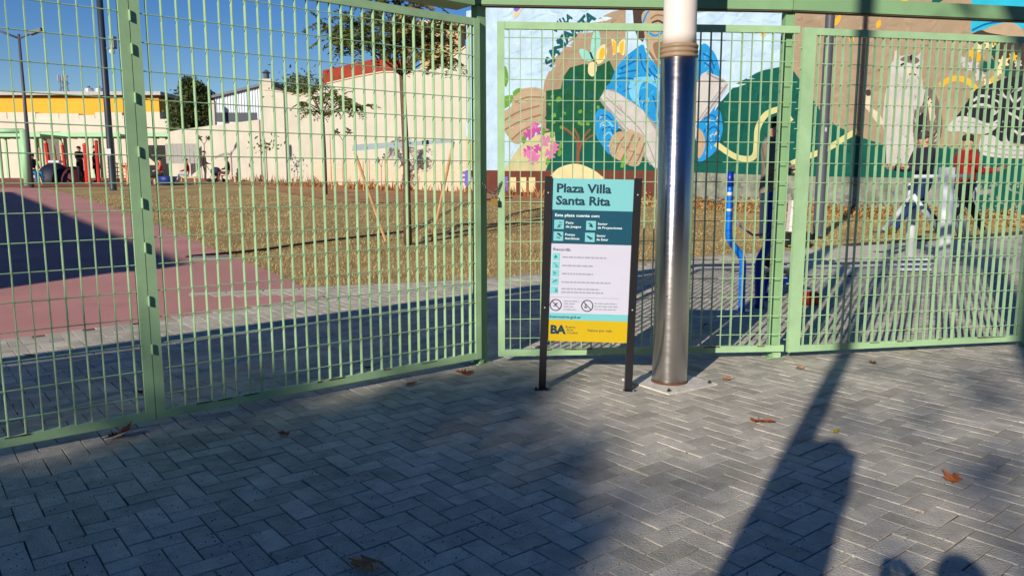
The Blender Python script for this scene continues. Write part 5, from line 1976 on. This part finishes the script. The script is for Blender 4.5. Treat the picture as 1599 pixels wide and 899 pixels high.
STRIDE = sh_pose(.12, knl=(.1, -.22, .44), anl=(.1, -.42, .10), tol=(.1, -.56, .05), knr=(-.1, .14, .42), anr=(-.1, .44, .14), tor=(-.1, .34, .03),
                 ell=(.24, -.08, 1.02), wrl=(.2, -.34, 1.05), hal=(.2, -.42, 1.08), elr=(-.24, -.08, 1.02), wrr=(-.2, -.34, 1.05), har=(-.2, -.42, 1.08))
rider('rider in navy padded jacket and jeans striding on the air walker', 1432, 369, 203, 1.15, R(-88), (40, 42, 58), (28, 44, 92), (200, 160, 40), (60, 54, 52), STRIDE)
rider('rider in red jacket and dark trousers on the air walker', 1500, 370, 208, .9, R(92), (196, 40, 44), (34, 38, 50), (206, 186, 140), (50, 32, 28), STRIDE)

# ------------------------------------------------------------------ fallen plane leaves on the paving
random.seed(81)
LEAF = []
for i in range(5):                       # five lobes, each with teeth
    a0 = math.pi / 2 + (i - 2) * .78
    ln = (1.0, .92, .62)[abs(i - 2)]
    LEAF += [(math.cos(a0 - .30) * ln * .48, math.sin(a0 - .30) * ln * .48), (math.cos(a0 - .20) * ln * .78, math.sin(a0 - .20) * ln * .78), (math.cos(a0 - .09) * ln * .74, math.sin(a0 - .09) * ln * .74), (math.cos(a0) * ln, math.sin(a0) * ln),
             (math.cos(a0 + .09) * ln * .74, math.sin(a0 + .09) * ln * .74), (math.cos(a0 + .20) * ln * .78, math.sin(a0 + .20) * ln * .78)]
LEAF = LEAF[::-1]
LEAF = sorted(LEAF, key=lambda p: math.atan2(p[1] - .15, p[0]) % (2 * math.pi) if True else 0)
LEAF = sorted(LEAF, key=lambda p: (math.atan2(p[1], p[0]) + math.pi / 2) % (2 * math.pi))
leaf_spots = ((178, 684, .10, 'br', 'large curled brown leaf below the left gate rail'), (450, 680, .055, 'or', 'small orange leaf lying in the shade left of centre'), (582, 574, .06, 'br', 'brown leaf caught under the left gate rail'), (640, 600, .05, 'or', 'orange brown leaf on the lit strip by the gate'), (724, 586, .085, 'or', 'broad orange leaf just before the padlocked post'),
              (582, 880, .085, 'tan', 'tan lobed leaf at the bottom of the photo'), (1187, 659, .085, 'or', 'curled orange leaf left of the pole shadow'), (1130, 593, .055, 'tan', 'tan leaf by the corner of the column base'), (1302, 675, .032, 'ye', 'tiny yellow leaf beside the pole shadow'), (1495, 754, .062, 'or', 'rust coloured leaf on the sunny paving at right'),
              (1365, 569, .04, 'br', 'small brown leaf below the right fence panel'), (1245, 575, .05, 'tan', 'pale tan leaf right of the green post foot'), (1412, 517, .05, 'br', 'brown leaf just inside the right fence panel'), (50, 556, .06, 'tan', 'pale leaf inside the left gate near the edge'), (222, 614, .05, 'br', 'small leaf inside the gate beside the hinged seam'), (1425, 545, .04, 'br', 'brown leaf under the right panel rail'), (1098, 510, .05, 'br', 'dark leaf inside beside the column'))
LM = dict(br=(140, 88, 56), tan=(206, 156, 112), ye=(190, 176, 40))
LM['or'] = (196, 118, 70)
for px, py, s, c, lab in leaf_spots:
    P = gnd(px, py)
    pts = [Vector((0, -.12, 0))] + [Vector((x, y, 0)) for x, y in LEAF if not (y < -.55 and abs(x) < .2)]
    bm = bmesh.new()
    ctr = bm.verts.new((0, .05, .06))
    ring = [bm.verts.new((p.x * random.uniform(.85, 1.1), p.y * random.uniform(.85, 1.1), 0.10 + .28 * (p.x ** 2 + p.y ** 2) * random.uniform(.1, 1.6))) for p in pts[1:]]
    for i in range(len(ring)):
        bm.faces.new((ctr, ring[i], ring[(i + 1) % len(ring)]))
    sv = [bm.verts.new(q) for q in ((-.02, 0, .05), (.02, 0, .05), (.06, -.75, .16), (.03, -.76, .16))]
    bm.faces.new(sv)
    r_ = bmesh.ops.solidify(bm, geom=bm.faces[:], thickness=.02)
    me = bpy.data.meshes.new('fallen_leaf')
    bm.to_mesh(me)
    bm.free()
    me.materials.append(mat('leaf_' + c, srgb(*LM[c]), .8, var=.3, scale=60))
    o = link('fallen_leaf', me)
    o.location = P + Vector((0, 0, .004))
    o.scale = (s * 1.25, s * 1.25, s * 1.2)
    o.rotation_euler = (random.gauss(0, .12), random.gauss(0, .12), random.uniform(0, 6.28))
    tag(o, lab, 'leaf', 'fallen leaves on the paving')
# grit on the paving
gt = MB()
random.seed(82)
for k in range(1500):
    px, py = random.uniform(0, 1599), random.uniform(590, 899)
    P = gnd(px, py)
    s = random.uniform(.0015, .004)
    gt.ball(P + Vector((0, 0, .001)), s, s * random.uniform(.6, 1.6), s * .7, 5, 3)
struct(gt.obj('grit', mat('grit', srgb(120, 104, 84), .9, var=.4, scale=50)), 'stuff')

# ------------------------------------------------------------------ street side, behind the camera (its shadows are in the photo)
sd_ = Vector((math.sin(SUN_AZ), math.cos(SUN_AZ), 0))
sp_ = Vector((sd_.y, -sd_.x, 0))


def shade_pos(a, s):
    p = sd_ * a + sp_ * s
    return Vector((p.x, p.y, 0))


def street_tree(label, a, s, hc, rx, rz_, n, seed, top_sparse=.35, ls=(.10, .22), extra=()):
    P = shade_pos(a, s)
    t = thing('street_tree', label, 'tree', (P.x, P.y, 0), SUN_AZ * -1, 'street trees')
    random.seed(seed)
    tk = MB()
    tk.tube([(0, 0, -.1), (.05, 0, 2), (0, .05, hc - rz_ * .4)], [.26, .2, .14], 10)
    for q in range(9):
        d = rnd_dir()
        d.z = abs(d.z)
        tk.tube([(0, .05, hc - rz_ * random.uniform(.4, .9)), (d.x * rx * .5, d.y * rx * .5, hc - rz_ * .2 + d.z * .5), (d.x * rx * .85, d.y * rx * .85, hc + d.z * rz_ * .7)], [.08, .05, .02], 6)
    tk.obj('trunk', M_bark, t, smooth=True)
    cm = MB()
    for bs, bh, brx, brz, bn in [(0, hc, rx, rz_, n)] + list(extra):
        for k in range(bn):
            d = rnd_dir()
            r = random.random() ** .45
            lump = 1 + .08 * math.sin(d.x * 6 + 2) * math.cos(d.z * 5 + d.y * 4)
            if r > .8 and random.random() < top_sparse:
                r *= .85
            leaf_quad(cm, Vector((d.x * brx + bs, d.y * brx * .9, d.z * brz)) * 1.0 * r * lump + Vector((bs * (1 - r * lump), 0, bh)), random.uniform(*ls))
    cm.obj('crown', M_leafD, t)
    return t


TE = math.tan(SUN_EL)
street_tree('street tree across the road shading the left paving', -20, -2.55, 7.25, 1.8, 2.95, 8000, 91, ls=(.12, .26), extra=[(1.0, 7.9, .95, 1.8, 3500), (-1.5, 6.75, 1.3, 2.3, 4500), (1.7, 7.8, .9, 1.9, 420), (-.2, 8.4, 1.7, 2.2, 700)])
street_tree('second street tree further left across the road', -21, -7.2, 5.6, 2.9, 2.4, 6000, 92)
# light, open crown that only dapples the right
street_tree('half bare street tree dappling the right paving', -17, 1.3, 8.6, 1.9, 1.9, 420, 93, ls=(.08, .18))
street_tree('kerbside tree just behind the camera with a thin crown', -4.5, .82, 8.2, 1.3, 1.4, 260, 94, ls=(.07, .15))
# utility pole with a meter box
ap = -1.2
pp_ = shade_pos(ap, -.53)
up_ = thing('utility_pole', 'round utility pole with a metal meter box behind the camera', 'pole', (pp_.x, pp_.y, 0), -SUN_AZ)
MB().lathe((0, 0, 0), [(.064, 0), (.064, 7.5)], 16).obj('pole', M_dgrey, up_, smooth=True)
ztop = (4.217 - ap) * TE
MB().prism([(.03, .05, 1.25), (.295, .05, 1.25), (.295, .05, ztop - .05), (.17, .05, ztop + .05), (.03, .05, ztop)], (0, -1, 0), .16).obj('meter_box', M_grey, up_)
# the photographer, only seen as a shadow
ph_ = Vector((-.05, -.47, 0))
person('photographer in dark jacket standing behind the camera, seen only by shadow', tuple(ph_), math.pi,
       dict(elr=(-.26, -.14, 1.22), wrr=(.00, -.34, 1.46), har=(.05, -.42, 1.53), ell=(.26, -.16, 1.34), wrl=(.12, -.34, 1.47), hal=(.08, -.42, 1.53)), (40, 44, 60), (40, 44, 60), k=.87, bulk=1.35)
# neighbouring house on the left, out of the picture, whose shade lies on the red path
nh = thing('neighbour_house', 'plain two storey neighbouring house left of the plaza', 'house', (-20, 8, 0))
q = [Vector((-11.8, -1.3, 0)), Vector((-27.6, 21.9, 0)), Vector((-42, 12, 0)), Vector((-26.2, -11.2, 0))]
nl_ = nh.location.copy()
MB().prism([p - nl_ - Vector((0, 0, .1)) for p in q], (0, 0, 1), 5.9).obj('wall', M_gwall, nh, fix=True)
ctr_ = sum(q, Vector()) / 4
MB().prism([(p - ctr_) * 1.015 + ctr_ - nl_ + Vector((0, 0, 5.8)) for p in q], (0, 0, 1), .3).obj('roof', mat('roof_tile', srgb(140, 80, 60), .9), nh, fix=True)
e0 = (q[1] - q[0]).normalized()
for k in range(5):
    for z in (1.5, 4.2):
        c = q[0] + e0 * (3 + k * 5) - nl_ + Vector((0, 0, z)) + Vector((e0.y, -e0.x, 0)) * .02
        MB().box(c, (1.2, .1, 1.3), zrot(math.atan2(e0.y, e0.x))).obj('window', M_glass, nh)
# unseen houses across the road; last two added tall to block sky light
for k, (x, w_, h_, cc) in enumerate(((-26, 11, 5.0, (190, 170, 140)), (-14, 10, 4.6, (170, 120, 96)), (-3, 11, 5.2, (200, 196, 186)), (9.5, 16, 22, (110, 110, 110)), (27, 17, 20, (130, 120, 104)))):
    t = thing('street_house', ('cream', 'brick brown', 'white', 'grey', 'added sky-blocking sand coloured')[k] + ' house across the road behind the camera', 'house', (x, -19, 0), 0, 'houses across the road')
    MB().box((0, -4, h_ / 2), (w_, 8, h_)).obj('wall', mat('house_%d' % k, srgb(*cc), .9, var=.1, scale=1), t)
    MB().box((0, -4, h_ + .1), (w_ + .3, 8.3, .2)).obj('roof', M_gwall, t)
    MB().box((-w_ * .3, .03, 1.05), (1.0, .1, 2.1)).obj('door', mat('house_door', srgb(80, 50, 34), .6), t)
    for s in (-.02, .28):
        MB().box((w_ * s, .03, 1.6), (1.4, .1, 1.3)).obj('window', M_glass, t)
